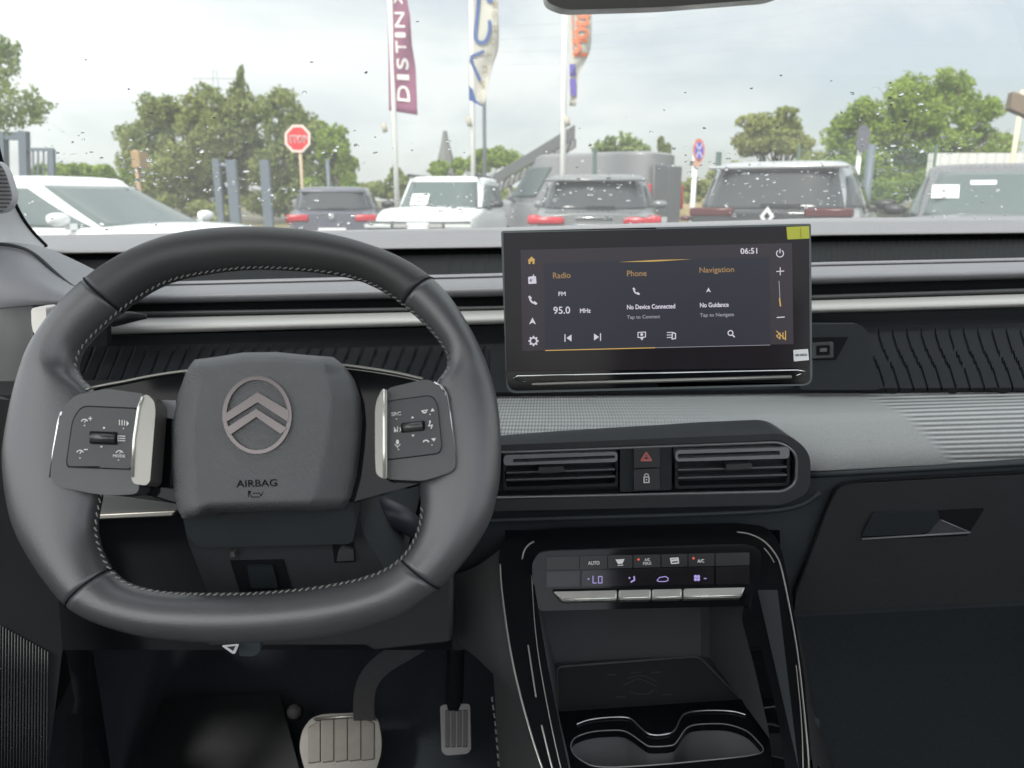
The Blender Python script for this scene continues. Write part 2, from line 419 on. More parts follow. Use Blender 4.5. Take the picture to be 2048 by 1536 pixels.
def iconsR(m, f):
    txt(m, 'SRC', 783, 832, 19, 7, f, slope=.08, bold=.5)
    disc(m, 849, 822, 5, f, 8, r_in=2.5, a0=180, a1=360); line(m, [(843,822),(855,820)], 2, f); poly(m, [(861,823),(869,822),(865,816)], f)
    poly(m, [(788,853),(794,862),(788,865)], f); line(m, [(795,853),(795,864)], 1.6, f); disc(m, 797, 859, 5, f, 8, r_in=3.5, a0=-60, a1=60)
    disc(m, 860, 843, 2.2, f, 8); line(m, [(860,845),(857,852),(865,850),(862,857)], 2.2, f)
    disc(m, 795, 884, 3.2, f, 8, ry=5); disc(m, 795, 887, 6, f, 10, r_in=4.6, a0=190, a1=350); line(m, [(795,892),(795,896)], 1.6, f)
    disc(m, 852, 886, 7, f, 10, r_in=4.2, a0=15, a1=165); poly(m, [(862,877),(872,876),(868,883)], f)
    poly(m, [(822,837),(828,836),(825,832)], f); poly(m, [(823,870),(829,869),(826,874)], f)
    for x, y in ((793,838),(860,829),(797,899),(864,890)): disc(m, x, y, 1.3, f, 8)
pod([(772,777),(842,760),(858,759),(879,772),(893,792),(903,850),(912,915),(910,937),(898,946),(846,962),(770,958)],
    [(771,804),(856,792),(867,796),(875,812),(883,894),(877,906),(771,919)],
    [(765,777),(774,780),(774,958),(762,956),(752,947),(750,915),(750,818),(754,798)],
    [ZR(450,300),ZR(450,600),ZR(450,900),ZR(455,1210)], (807, 850, 845, 862, 5), [ZR(960,235),ZR(1040,280),ZR(1085,350),ZR(1120,560),ZR(1150,800),ZR(1180,1010)], iconsR)
# ---- column and shroud behind the wheel
sc = empty('steering_column', P(560, 1100, 0.72)); tag(sc, 'dark plastic steering column cover below the wheel hub', 'steering column')
CP = Plane(WP(520, 1080, -0.05), (0, -0.95, -0.12))
plate('column_shroud', rounded([(352,960),(725,960),(722,1060),(760,1120),(800,1200),(420,1200),(373,1076)], 20), CP, 0, 0.20, mat('shroud_plastic', (0.030,0.034,0.036), 0.55, bump=.3), sc, bevel=0.006)
plate('hub_back_cover', rounded([(360,1000),(706,1000),(712,1050),(705,1088),(398,1096),(376,1076)], 14), Plane(WP(520,1060,-.03),(0,-.8,-.3)), 0.004, 0.03, mat('hub_back', (0.035,0.040,0.042), 0.55, bump=.3), sc, bevel=0.004)
plate('ignition_recess', [(460,1122),(566,1120),(590,1200),(485,1200)], CP, 0.0012, 0.003, BLACK, sc)
plate('ignition_blank', rounded([(494,1133),(545,1132),(556,1176),(502,1176)], 3), CP, 0.004, 0.004, DARK, sc, bevel=.0008)
plate('adjustment_stud', rounded([(461,1104),(468,1103),(470,1114),(460,1115)], 3), CP, 0.006, 0.006, SILVER, sc, bevel=.001)
plate('square_cap_gap', [(664,1087),(707,1086),(711,1124),(669,1126)], CP, 0.0012, 0.002, BLACK, sc)
plate('square_cap', rounded([(676,1104),(683,1092),(706,1100),(708,1121),(673,1123)], 2), CP, 0.004, 0.004, MID, sc, bevel=.001)
tmb = MB(); tmb.tube([P(225,640,.62), P(262,634,.62), P(292,633,.62)], [.006,.0045,.002], 12)
tmb.out('wiper_stalk', DARK, sc, smooth=True)
tmb = MB(); tmb.tube([P(740,1010,.62), P(800,1035,.62), P(836,1060,.63)], [.012,.011,.009], 14)
tmb.out('light_stalk', mat('stalk_plastic', (0.03,0.032,0.045), 0.45), sc, smooth=True)
tmb = MB(); platemb(tmb, rounded([(478,1286),(521,1283),(520,1304),(508,1313),(478,1312)], 6), Plane(P(500,1295,.62),(0,-1,0)), 0, .01); tmb.out('release_lever', mat('lever_grey', (.05,.06,.065), .5), sc, bevel=.002)
tmb = MB(); platemb(tmb, rounded([(443,1292),(478,1289),(470,1308),(464,1307)], 3), Plane(P(460,1296,.61),(0,-1,0)), 0, .001); tmb.out('care_tag', TAGM, sc)
plate('tag_mark', [(454,1294),(471,1292),(466,1302)], Plane(P(460,1296,.61),(0,-1,0)), .0006, .0003, MID, sc)

# ================================================================== DASHBOARD
da = empty('dashboard', P(1024, 1100, 0.95)); tag(da, 'dark layered dashboard with silver strips and grey textile shelf across the cabin', 'dashboard')
top = [484, 484, 469, 450, 446]; toplow = [520, 508, 496, 472, 466]
band('top_pad', [(1.30, [y - 14 for y in top]), (1.22, [y - 3 for y in top]), (1.20, top), (1.16, [y + 6 for y in top]), (1.12, [y - 8 for y in toplow]), (1.105, [y - 2 for y in toplow]), (1.11, toplow), (1.16, [y + 2 for y in toplow])], TOPM, da, x0=20)
slotlow = [582, 574, 551, 528, 518]
def slotdepth(x, y):
    k = (x + (y - 500) * 1.3) / 12.0
    return -0.0035 * (k - floor(k)) if x > 1600 else (-0.0025 * ((k * .5) - floor(k * .5)) if x > 880 else 0)
band('slot_panel', [(1.17, [y - 6 for y in toplow]), (1.12, [y + 10 for y in toplow]), (1.04, [y - 6 for y in slotlow]), (1.03, [y + 8 for y in slotlow])], mat('slot_black', (0.006,0.007,0.008), 0.7, spec=.2), da, n=900, depthfn=slotdepth, smooth=False)
p1t = [578, 570, 547, 525, 514]; p1b = [624, 612, 593, 568, 555]
def mixy(a, b, t): return [lerp(x, y, t) for x, y in zip(a, b)]
band('pad_lip', [(1.04, [y - 1 for y in p1t]), (1.0, p1t), (.992, mixy(p1t, p1b, .10)), (.996, mixy(p1t, p1b, .17)), (1.01, mixy(p1t, p1b, .20))], PADM, da)
band('upper_pad', [(1.0, mixy(p1t, p1b, .15)), (.982, mixy(p1t, p1b, .22)), (.968, mixy(p1t, p1b, .36)), (.955, mixy(p1t, p1b, .55)), (.949, mixy(p1t, p1b, .68)), (.951, mixy(p1t, p1b, .82)), (.958, mixy(p1t, p1b, .95)), (.97, p1b), (1.0, [y + 2 for y in p1b])], PADM, da)
lpt = [640, 625, 611, 589, 573]; svt = [657, 642, 622, 602, 587]; svb = [685, 672, 648, 626, 611]
band('strip_recess', [(.985, [y - 4 for y in p1b]), (.985, [y + 6 for y in lpt])], BLACK, da)
band('strip_lip', [(.975, lpt), (.955, [y + 1 for y in lpt]), (.950, [y + 5 for y in lpt]), (.955, [y + 9 for y in lpt]), (.96, svt), (.96, [y + 6 for y in svt])], MID, da)
band('silver_strip', [(.955, [y - 2 for y in svt]), (.940, mixy(svt, svb, .05)), (.928, mixy(svt, svb, .35)), (.922, mixy(svt, svb, .7)), (.925, mixy(svt, svb, .92)), (.94, svb)], mat('strip_silver', (0.42,0.415,0.40), 0.5, metal=.3, var=.02), da, x0=213)
plate('strip_end', rounded([(62,616),(92,613),(94,668),(68,670),(63,650)], 8), Plane(P(80,640,.82),(0,-1,0)), 0, .02, mat('end_cap', (.6,.6,.57), .45, metal=.3), da, bevel=.003)
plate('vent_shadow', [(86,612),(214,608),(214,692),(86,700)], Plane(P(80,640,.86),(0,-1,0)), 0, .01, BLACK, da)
plowR = [800, 800, 796, 790, 788]
def ribdepth(x, y):
    if 1655 < x:
        if y < 655: return 0
        tt = max(0, (y - 655)) / 130; b = 44 * tt - 3.5 * sin(tt * 2 * pi); s = 28.5
        k = (x - b * 1.0 - 1753) / s; e = min(1, (y - 655) / 20)
        fr = k - floor(k)
        return e * (0.0014 * (1 - fr) - 0.0007 + (0.004 if fr < .07 else 0))
    if x < 980:
        if y < 688: return 0
        b = -(y - 690) * 0.42; s = 27.0; k = (x - b) / s; fr = k - floor(k); e = min(1, (y - 688) / 20)
        return e * (0.0035 * fr + (0.005 if fr < .12 else 0))
    return 0
NP = 26; prof = []
for i in range(NP + 1):
    t = i / NP; yy = [lerp(a - 2, b, t) for a, b in zip(svb, plowR)]
    Yd = interp([(0, .965), (.04, .945), (.18, .952), (.30, .945), (.8, .915), (.95, .905), (1, .93)], t)
    prof.append((Yd, yy))
band('ribbed_panel', prof, mat('rib_plastic', (0.015,0.018,0.020), 0.6, spec=.25, bump=.25), da, n=1100, depthfn=ribdepth, smooth=True, autosm=25)
# usb pocket and storage edge beside the screen
UP_ = Plane(P(1660, 720, .90), (0, -1, 0.0))
plate('pocket_face', rounded([(1560,648),(1718,648),(1735,662),(1760,780),(1600,780)], 8), UP_, 0.003, .01, DARK, da, bevel=.002)
plate('pocket_hollow', [(1560,676),(1697,674),(1672,720),(1560,722)], UP_, 0.004, .002, BLACK, da)
plate('usb_frame', rounded([(1625,686),(1667,684),(1667,715),(1625,717)], 3), UP_, 0.008, .005, MID, da, bevel=.0008)
plate('usb_socket', rounded([(1633,691),(1660,690),(1660,710),(1633,711)], 3), UP_, 0.0086, .001, BLACK, da)
plate('usb_tongue', rounded([(1640,697),(1654,696),(1654,703),(1640,704)], 2), UP_, 0.0094, .001, mat('usb_grey', (.15,.15,.15), .4, metal=.5), da)
for x in (1785, 1905, 2006):
    plate('retaining_clip', rounded([(x-14,778),(x+14,777),(x+8,787),(x-6,788)], 3), UP_, 0.012, .004, BLACK, da, bevel=.001)
# textile shelf
FAB = bpy.data.materials.new('textile'); FAB.use_nodes = True
nt = FAB.node_tree; L = nt.links; b = nt.nodes['Principled BSDF']; b.inputs['Roughness'].default_value = .85; b.inputs['Specular IOR Level'].default_value = .3
tc = nt.nodes.new('ShaderNodeTexCoord'); sx = nt.nodes.new('ShaderNodeSeparateXYZ'); L.new(tc.outputs['Object'], sx.inputs[0])
def math_(op, a, b_=None, c_=None):
    n = nt.nodes.new('ShaderNodeMath'); n.operation = op
    for i, v in enumerate((a, b_, c_)):
        if v is None: continue
        if isinstance(v, (int, float)): n.inputs[i].default_value = v
        else: L.new(v, n.inputs[i])
    return n.outputs[0]
X, Y_, Z_ = sx.outputs
depthc = math_('ADD', Z_, math_('MULTIPLY', Y_, .35))          # runs down the face and along the shelf
diag = math_('ADD', math_('MULTIPLY', X, .55), 0)
# woven dots (left), ribs across (right)
dots = math_('MULTIPLY', math_('SINE', math_('MULTIPLY', math_('ADD', X, math_('MULTIPLY', depthc, .6)), 900)), math_('SINE', math_('MULTIPLY', math_('SUBTRACT', X, math_('MULTIPLY', depthc, .9)), 900)))
ribs = math_('SINE', math_('MULTIPLY', math_('ADD', depthc, math_('MULTIPLY', X, -0.03)), 1150))
edge = math_('ADD', X, math_('MULTIPLY', Z_, 0.9))
mr = nt.nodes.new('ShaderNodeMapRange'); L.new(edge, mr.inputs['Value']); mr.inputs['From Min'].default_value = .625; mr.inputs['From Max'].default_value = .64
mrd = nt.nodes.new('ShaderNodeMapRange'); L.new(X, mrd.inputs['Value']); mrd.inputs['From Min'].default_value = .02; mrd.inputs['From Max'].default_value = .25; mrd.inputs['To Min'].default_value = 1; mrd.inputs['To Max'].default_value = 0
wv = nt.nodes.new('ShaderNodeTexNoise'); wv.inputs['Scale'].default_value = 1300; wv.inputs['Detail'].default_value = 2; L.new(tc.outputs['Object'], wv.inputs['Vector'])
hgt = math_('ADD', math_('ADD', math_('MULTIPLY', dots, math_('MULTIPLY', mrd.outputs[0], .9)), math_('MULTIPLY', ribs, mr.outputs[0])), math_('MULTIPLY', wv.outputs['Fac'], 1.2))
bp = nt.nodes.new('ShaderNodeBump'); bp.inputs['Strength'].default_value = .55; bp.inputs['Distance'].default_value = .0012; L.new(hgt, bp.inputs['Height']); L.new(bp.outputs[0], b.inputs['Normal'])
cr = nt.nodes.new('ShaderNodeMapRange'); L.new(hgt, cr.inputs['Value']); cr.inputs['From Min'].default_value = -.8; cr.inputs['From Max'].default_value = 1.8; cr.inputs['To Min'].default_value = .10; cr.inputs['To Max'].default_value = .52
cb = nt.nodes.new('ShaderNodeCombineColor'); L.new(cr.outputs[0], cb.inputs[0]); L.new(math_('MULTIPLY', cr.outputs[0], 1.02), cb.inputs[1]); L.new(cr.outputs[0], cb.inputs[2]); L.new(cb.outputs[0], b.inputs['Base Color'])
crease = [845, 845, 842, 832, 812]; fb = [895, 895, 895, 945, 918]
band('textile_shelf', [(.93, [y - 14 for y in plowR]), (.925, [y - 6 for y in plowR]), (.88, mixy(plowR, crease, .3)), (.82, mixy(plowR, crease, .82)), (.805, crease), (.792, mixy(crease, fb, .15)), (.772, mixy(crease, fb, .6)), (.762, mixy(crease, fb, .97)), (.775, fb), (.79, fb)], FAB, da, n=80)
# fascia below
FP = Plane(P(1300, 1050, .765), (0, -1, -0.12))
plate('lower_fascia', [(905,900),(1575,900),(1600,951),(2160,916),(2160,1205),(1560,1235),(1560,1060),(1010,1060),(1005,1300),(905,1300)], FP, 0, .06, mat('fascia_plastic', (0.030,0.036,0.039), 0.55, spec=.3, bump=.3), da)
tmb = MB(); tmb.tube([FP(x, y, .004) for x, y in [(1620,951),(1700,946),(2160,921)]], .0028, 10); tmb.out('fascia_lip', DARK, da, smooth=True)
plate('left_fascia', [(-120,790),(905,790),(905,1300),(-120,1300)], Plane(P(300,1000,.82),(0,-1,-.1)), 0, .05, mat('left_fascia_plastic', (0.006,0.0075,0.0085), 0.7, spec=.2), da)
LS = Plane(P(300, 1020, .79), (0, -1, .2))
plate('left_ledge', [(-90,985),(200,990),(240,992),(400,1014),(400,1022),(-90,1040)], LS, 0, .02, MID, da, bevel=.003)
plate('lower_silver_strip', [(-90,1048),(200,1028),(352,1021),(344,1033),(200,1039),(-90,1058)], LS, .006, .01, SILVER, da, bevel=.0015)
plate('left_end_frame', [(-90,820),(14,820),(12,985),(-90,985)], Plane(P(0,900,.80),(0,-1,.1)), 0, .02, MID, da, bevel=.003)
plate('knee_panel', [(415,1190),(880,1120),(904,1162),(904,1282),(888,1287),(748,1302),(732,1292),(415,1293)], Plane(P(700, 1230, .70), (0,-1,-.25)), 0, .03, mat('knee_plastic', (0.048,0.048,0.047), 0.6, bump=.3), da, bevel=.003)
# left end of the dash: swept cover towards the door
rows = []
prf = [  # (row px points along x), depth
 ([(-60,478),(-10,482),(40,486),(90,493),(150,520),(210,550),(262,578)], 1.02),
 ([(-60,486),(-10,489),(35,494),(70,508),(110,545),(160,580),(245,592)], .93),
 ([(-60,520),(-20,525),(15,530),(60,545),(100,575),(160,592),(240,598)], .88),
 ([(-60,590),(-20,592),(25,596),(70,600),(120,601),(170,602),(240,603)], .85),
 ([(-60,618),(-20,618),(20,614),(70,610),(120,609),(170,609),(240,610)], .86),
]
for pts, Yd in prf: rows.append([P(x, y, Yd) for x, y in smoothpoly(pts, 2, False)])
MB().loft(rows, ringclosed=False).out('corner_cover', mat('corner_plastic', (0.27,0.27,0.285), 0.55, bump=.2), da, smooth=True)
tmb = MB(); tmb.tube([P(x, y, .925) for x, y in smoothpoly([(-60,484),(-10,487),(35,492),(70,507),(110,545),(150,578),(190,589),(245,590)], 2, False)], .0022, 8); tmb.out('corner_seam', MID, da, smooth=True)
rows = [[P(x, y, Yd) for x, y in pts] for pts, Yd in [([(-90,612),(-20,614),(24,612),(62,610),(66,612)], .862), ([(-90,700),(-20,705),(24,710),(62,700),(66,690)], .85), ([(-90,1000),(-20,1010),(15,1010),(40,960),(66,900)], .87)]]
MB().loft(rows, ringclosed=False).out('corner_side', MID, da, smooth=True)

# ---- glove box
gb = plate('glove_box', rounded([(1688,968),(2160,943),(2160,1196),(1588,1228),(1592,1190),(1668,985)], [12,0,0,4,0,12]), FP, .007, .012, mat('glovebox_plastic', (0.026,0.029,0.030), 0.55, spec=.25, bump=.3), da, bevel=.002)
ORG[gb.name] = ORG[da.name]
for nm, px, off, m, bv in [('handle_recess', rounded([(1745,1028),(1970,1016),(1935,1072),(1722,1080)], 5), .0076, BLACK, 0), ('handle', rounded([(1747,1026),(1876,1021),(1880,1040),(1858,1062),(1840,1068),(1724,1073),(1726,1066)], 5), .010, DARK, .0012), ('handle_scoop', [(1858,1064),(1880,1038),(1935,1064),(1850,1069)], .0082, MID, 0)]:
    plate(nm, px, FP, off, .003, m, gb, bevel=bv)
tmb = MB(); tmb.tube([FP(1724,1078,.009), FP(1940,1065,.009)], .0011, 8); tmb.tube([FP(1882,1040,.009), FP(1938,1064,.009)], .0007, 8); tmb.out('handle_rim', mat('rim_grey', (.16,.165,.17), .5), gb, smooth=True)
tmb = MB(); tmb.tube([FP(x, y, .006) for x, y in smoothpoly([(1588,1190),(1664,985),(1690,964),(1800,957),(2160,938)], 2, False)], .0016, 6); tmb.out('glove_box_gap', BLACK, da, smooth=True)

# ---- centre vents
VP = Plane(P(1310, 940, .735), (0, -1, 0.05))
bez = rounded([(900,905),(1000,890),(1575,866),(1622,905),(1620,985),(1570,1010),(1000,1022),(900,1030)], [4,10,50,40,40,50,20,4])
hole = rounded([(960,903),(1565,880),(1597,905),(1595,968),(1570,985),(975,1000),(960,990)], [10,30,20,20,20,16,6])
plate('vent_surround', bez, VP, 0, .06, mat('vent_bezel', (0.028,0.031,0.033), 0.4, bump=.1), da, holes=[hole], bevel=.003)
tmb = MB(); hp_ = [VP(x, y, -.001) for x, y in rounded([(965,906),(1563,884),(1594,908),(1592,966),(1568,983),(1000,995),(970,995)], [10,30,20,20,20,16,6])]
tmb.tube(hp_, .0016, 8, closed=True); tmb.out('vent_ring', mat('ring_gloss', (.12,.125,.13), .2, spec=.8), da, smooth=True)
tmb = MB(); tmb.tube([VP(x, y, -.003) for x, y in smoothpoly([(900,1046),(1000,1040),(1500,1026),(1600,1015),(1640,985)], 2, False)], .003, 8); tmb.out('fascia_crease', DARK, da, smooth=True)
plate('vent_cavity', bez, VP, -.05, .004, BLACK, da)
def vent(px0, px1, y0, y1, sl, bright_left):
    v = empty('air_vent', VP((px0 + px1) / 2, y1, -.02)); v.parent = da; v.location = VP((px0 + px1) / 2, y1, -.02) - ORG[da.name]
    V = lambda x, y, o=0: VP(x, y - (x - px0) * sl, o)
    fr = rounded([(px0,y0),(px1,y0-(px1-px0)*sl),(px1,y1-(px1-px0)*sl),(px0,y1)], 8)
    inn = rounded([(px0+6,y0+6),(px1-6,y0+6-(px1-px0)*sl),(px1-6,y1-6-(px1-px0)*sl),(px0+6,y1-6)], 6)
    plate('vent_frame', fr, VP, -.008, .02, DARK, v, holes=[inn], bevel=.001)
    sl_m = MB(); hgt_ = y1 - y0
    for k, fr_ in enumerate((.30, .53, .73)):
        yy = y0 + hgt_ * fr_
        a = [V(px0 + 6, yy - 2), V(px1 - 6, yy - 2), V(px1 - 6, yy + 2), V(px0 + 6, yy + 2)]
        sl_m.prism(a, (0, .022, -.004))
    sl_m.out('slat', mat('slat_grey', (.085,.09,.095), .35, spec=.6), v, bevel=.0006)
    g = MB(); yy = y0 + 3; hb_ = hgt_ * .28
    lp = rounded([(px0+1,yy),(px1-1,yy-(px1-px0)*sl),(px1-1,yy+hb_-(px1-px0)*sl),(px0+1,yy+hb_)], 8)
    ip = rounded(([(px0+20,yy+7)] if bright_left else [(px0+6,yy+7)]) + [((px1-6 if bright_left else px1-20),yy+7-(px1-px0)*sl),((px1-6 if bright_left else px1-20),yy+hb_-7-(px1-px0)*sl)] + ([(px0+20,yy+hb_-6)] if bright_left else [(px0+6,yy+hb_-6)]), 4)
    plate('upper_louvre', lp, VP, .002, .014, mat('louvre_gloss', (.20,.205,.21), .25, spec=.8), v, holes=[ip], bevel=.0012)
    ck = MB()
    for k in range(9):
        x = lerp(px0 + 18, px1 - 18, k / 8); ck.prism([V(x - 1.2, y0 + 8, -.03), V(x + 1.2, y0 + 8, -.03), V(x + 1.2, y1 - 8, -.03), V(x - 1.2, y1 - 8, -.03)], (0, .012, 0))
    ck.out('vane', DARK, v)
    cx = lerp(px0, px1, .42 if bright_left else .56); cy = y0 + hgt_ * .50
    plate('vent_tab', rounded([(cx-26,cy-5-(cx-px0)*sl),(cx+26,cy-7-(cx-px0)*sl),(cx+26,cy+3-(cx-px0)*sl),(cx-26,cy+6-(cx-px0)*sl)], 3), VP, .006, .012, mat('tab', (.05,.05,.052), .3), v, bevel=.001)
vent(1006, 1236, 908, 980, .032, True); vent(1350, 1580, 898, 978, .028, False)
plate('switch_block', rounded([(1240,894),(1343,889),(1343,980),(1240,984)], 4), VP, -.004, .03, DARK, da, bevel=.002)
for y0, y1 in ((892, 935), (938, 980)):
    plate('switch_button', rounded([(1267,y0+1),(1319,y0-1),(1320,y1-1),(1268,y1+1)], 3), VP, 0.0, .006, mat('switch_plastic', (.035,.037,.038), .45), da, bevel=.001)
hz = MB(); f = lambda x, y: VP(x, y, .0006)
def outline_tri(m, A, B, C, w, f):
    line(m, [A, B, C, A], w, f)
outline_tri(hz, (1292.5,905),(1303,921),(1282,921), 3, f); outline_tri(hz, (1292.5,911),(1298,919),(1287,919), 1.5, f)
hz.out('hazard_symbol', mat('hazard_red', (.55,.16,.15), .6), da)
lk = MB(); line(lk, [(1288,954),(1298,954),(1298,965),(1288,965),(1288,954)], 2, f); disc(lk, 1293, 952, 5, f, 10, r_in=3.4, a0=0, a1=180); disc(lk, 1293, 959.5, 1.5, f, 8)
lk.out('lock_symbol', MARK, da)

# ================================================================== TOUCHSCREEN
SP = Plane(P(1313, 620, .72), (0, -cos(radians(7)), sin(radians(7))))
ts = empty('touchscreen', SP(1318, 785, -.01)); tag(ts, 'wide black touchscreen showing radio, phone and navigation tiles', 'touchscreen')
scr = rounded([(1002,462),(1622,447),(1625,771),(1013,787)], [5,5,20,22])
plate('housing', scr, SP, -.001, .018, mat('housing_grey', (.10,.12,.12), .35), ts, bevel=.0015)
inner = rounded([(1007,466),(1618,451),(1621,767),(1018,782)], [3,3,17,18])
GL = mat('screen_glass', (.007,.006,.008), .12, spec=.14, rvar=.07, vscale=40, emit=((.011,.010,.011), 1.0 / 2 ** EXPO))
plate('cover_glass', [(1007,466),(1618,451),(1620,735),(1013,742)], SP, .0006, .002, GL, ts)
plate('lower_bezel', rounded([(1012,742),(1620,735),(1621,767),(1018,782)], [0,0,17,18]), SP, .0008, .004, GLOSS, ts, bevel=.0012)
def emis(name, c, s=1.0):
    if name in MATS: return MATS[name]
    m = bpy.data.materials.new(name); m.use_nodes = True; b = m.node_tree.nodes['Principled BSDF']
    b.inputs['Base Color'].default_value = (.01,.01,.01,1); b.inputs['Roughness'].default_value = .3; b.inputs['Specular IOR Level'].default_value = .2
    b.inputs['Emission Color'].default_value = c; b.inputs['Emission Strength'].default_value = s / 2 ** EXPO; MATS[name] = m; return m
f0 = lambda x, y: SP(x, y, .0010); f1 = lambda x, y: SP(x, y, .0014); f2 = lambda x, y: SP(x, y, .0019)
d = MB(); poly(d, [(1041,500),(1584,486),(1587,688),(1045,702)], f0); dsp = d.out('display', emis('disp_bg', rgb(52,48,54)), ts)
d = MB(); poly(d, [(1088,526),(1539,513),(1541,690),(1090,701)], f1); d.out('display_tiles', emis('disp_tile', rgb(42,43,53)), ts)
W = emis('disp_white', rgb(205,200,212)); G = emis('disp_grey', rgb(150,148,158)); O = emis('disp_orange', rgb(150,122,86)); O2 = emis('disp_gold', rgb(196,160,90))
SL = .0235
def dpart(nm, m, *fns):
    d = MB()
    for fn in fns: fn(d)
    return d.out(nm, m, ts)
T_ = lambda s, x, y, w, h, b=0: (lambda d: txt(d, s, x, y, w, h, f2, SL, b))
PO_ = lambda pts: (lambda d: poly(d, pts, f2)); LI = lambda pts, w: (lambda d: line(d, pts, w, f2)); DI = lambda *a, **k: (lambda d: disc(d, a[0], a[1], a[2], f2, *a[3:], **k))
for s, x, y, w, h, b_ in (('06:51',1481,508,33,11,.7),('95.0',1107,628,33,14,.5),('FM',1117,592,14,8,.5),('MHz',1160,626,21,8.5,.6),('No Device Connected',1254,619,96,9,.6),('No Guidance',1400,615,57,9,.6)): dpart('display_text', W, T_(s, x, y, w, h, b_))
for s, x, y, w, h in (('Tap to Connect',1254,640,66,9),('Tap to Navigate',1400,636,68,9)): dpart('display_caption', G, T_(s, x, y, w, h, .3))
for s, x, y, w, h in (('Radio',1106,557,35,11.5),('Phone',1254,553,39,11.5),('Navigation',1399,549,69,14)): dpart('display_heading', O, T_(s, x, y, w, h, .5))
dpart('radio_icon', W, PO_([(1056,554),(1066,552),(1066,549),(1068,549),(1068,552),(1072,553),(1073,567),(1057,568)])); dpart('radio_dial', emis('disp_bg', rgb(52,48,54)), DI(1062, 561, 3, 10), LI([(1067,557),(1070,557)], 1.5))
def phone(x, y, s): dpart('phone_icon', W, LI([(x-5*s,y-6*s),(x-4*s,y-1*s),(x-1*s,y+3*s),(x+6*s,y+6*s)], 3.2*s), LI([(x-6*s,y-7*s),(x-3*s,y-4*s)], 4*s), LI([(x+3*s,y+3*s),(x+7*s,y+6*s)], 4*s))
phone(1065, 601, 1.1); phone(1272, 583, .9)
dpart('navigation_icon', W, PO_([(1058,649),(1065,635),(1072,649),(1065,645)])); dpart('navigation_icon', W, PO_([(1412,585),(1417,575),(1422,585),(1417,582)]))
dpart('settings_icon', W, DI(1067, 682, 8, 18, r_in=5), *[LI([(1067+7*cos(2*pi*i/8),682+7*sin(2*pi*i/8)),(1067+9.5*cos(2*pi*i/8),682+9.5*sin(2*pi*i/8))], 3) for i in range(8)])
dpart('skip_icon', W, PO_([(1143,669),(1143,683),(1133,676)]), LI([(1130,669),(1130,683)], 2)); dpart('skip_icon', W, PO_([(1188,667),(1188,681),(1198,674)]), LI([(1201,667),(1201,681)], 2))
dpart('mirror_icon', W, LI([(1276,665),(1291,664),(1291,674),(1276,675),(1276,665)], 1.8), PO_([(1279,674),(1288,674),(1284,681)]), DI(1283.5, 669, 3, 8))
dpart('list_icon', W, *[LI([(1334,665+i*5),(1344,664.7+i*5)], 1.6) for i in range(3)], LI([(1345,665),(1351,667),(1351,677),(1344,678),(1345,665)], 2.2))
dpart('search_icon', W, DI(1461, 666, 6, 14, r_in=3.8), LI([(1464,669),(1469,674)], 2.6))
dpart('power_icon', W, DI(1560, 507, 8, 18, r_in=6, a0=120, a1=420), LI([(1560,498),(1560,506)], 2))
dpart('volume_icon', W, LI([(1553,543),(1568,542)], 1.8), LI([(1560.5,535),(1560.5,550)], 1.8)); dpart('volume_icon', W, LI([(1554,635),(1569,634)], 2))
dpart('volume_slider', G, LI([(1558,562),(1560,600)], 1.6)); dpart('volume_level', O2, LI([(1559,597),(1561,612)], 3)); dpart('page_line', G, LI([(1310,695.5),(1540,690)], 1))
dpart('home_icon', O2, PO_([(1055,521),(1063,513),(1071,520),(1069,520),(1069,528),(1065,528),(1065,523),(1061,523),(1061,528),(1057,528),(1057,521)]))
dpart('page_line', O2, LI([(1091,701),(1310,695.5)], 1.8)); dpart('mute_icon', O2, LI([(1553,662),(1570,678)], 2), LI([(1553,672),(1560,666),(1560,678),(1553,672)], 2), LI([(1566,665),(1566,678)], 2), LI([(1571,662),(1571,680)], 2))
dpart('page_glow', O2, PO_([(1236,524.2),(1300,520.5),(1320,519.6),(1384,518.3),(1320,522.5),(1300,523.4)]))
bar = MB()
bar.tube([SP(x, y, .004) for x, y in [(1064,769),(1582,754)]], .0019, 10); bar.out('lower_bar', SILVER, ts, smooth=True)
bar = MB()
for pts in ([(1050,764),(1026,757),(1034,752),(1594,740),(1612,743),(1592,752)], ):
    bar.tube([SP(x, y, .003) for x, y in pts], .0008, 8)
bar.out('bezel_trim', CHROME, ts, smooth=True)
plate('yellow_sticker', [(1573,454),(1618,452),(1619,477),(1575,479)], SP, .0016, .0006, YELL, ts)
plate('sticker_mark', [(1600,456),(1602,456),(1603,475),(1601,475)], SP, .0019, .0002, mat('yel_dark', (.40,.42,.05), .7), ts)
plate('white_sticker', [(1587,700),(1616,698),(1618,720),(1588,723)], SP, .0018, .0006, TAGM, ts)
d = MB(); txt(d, 'HM 04531', 1590, 713, 24, 4.5, lambda x, y: SP(x, y, .0023), .06, .3); d.out('sticker_lettering', MID, ts)

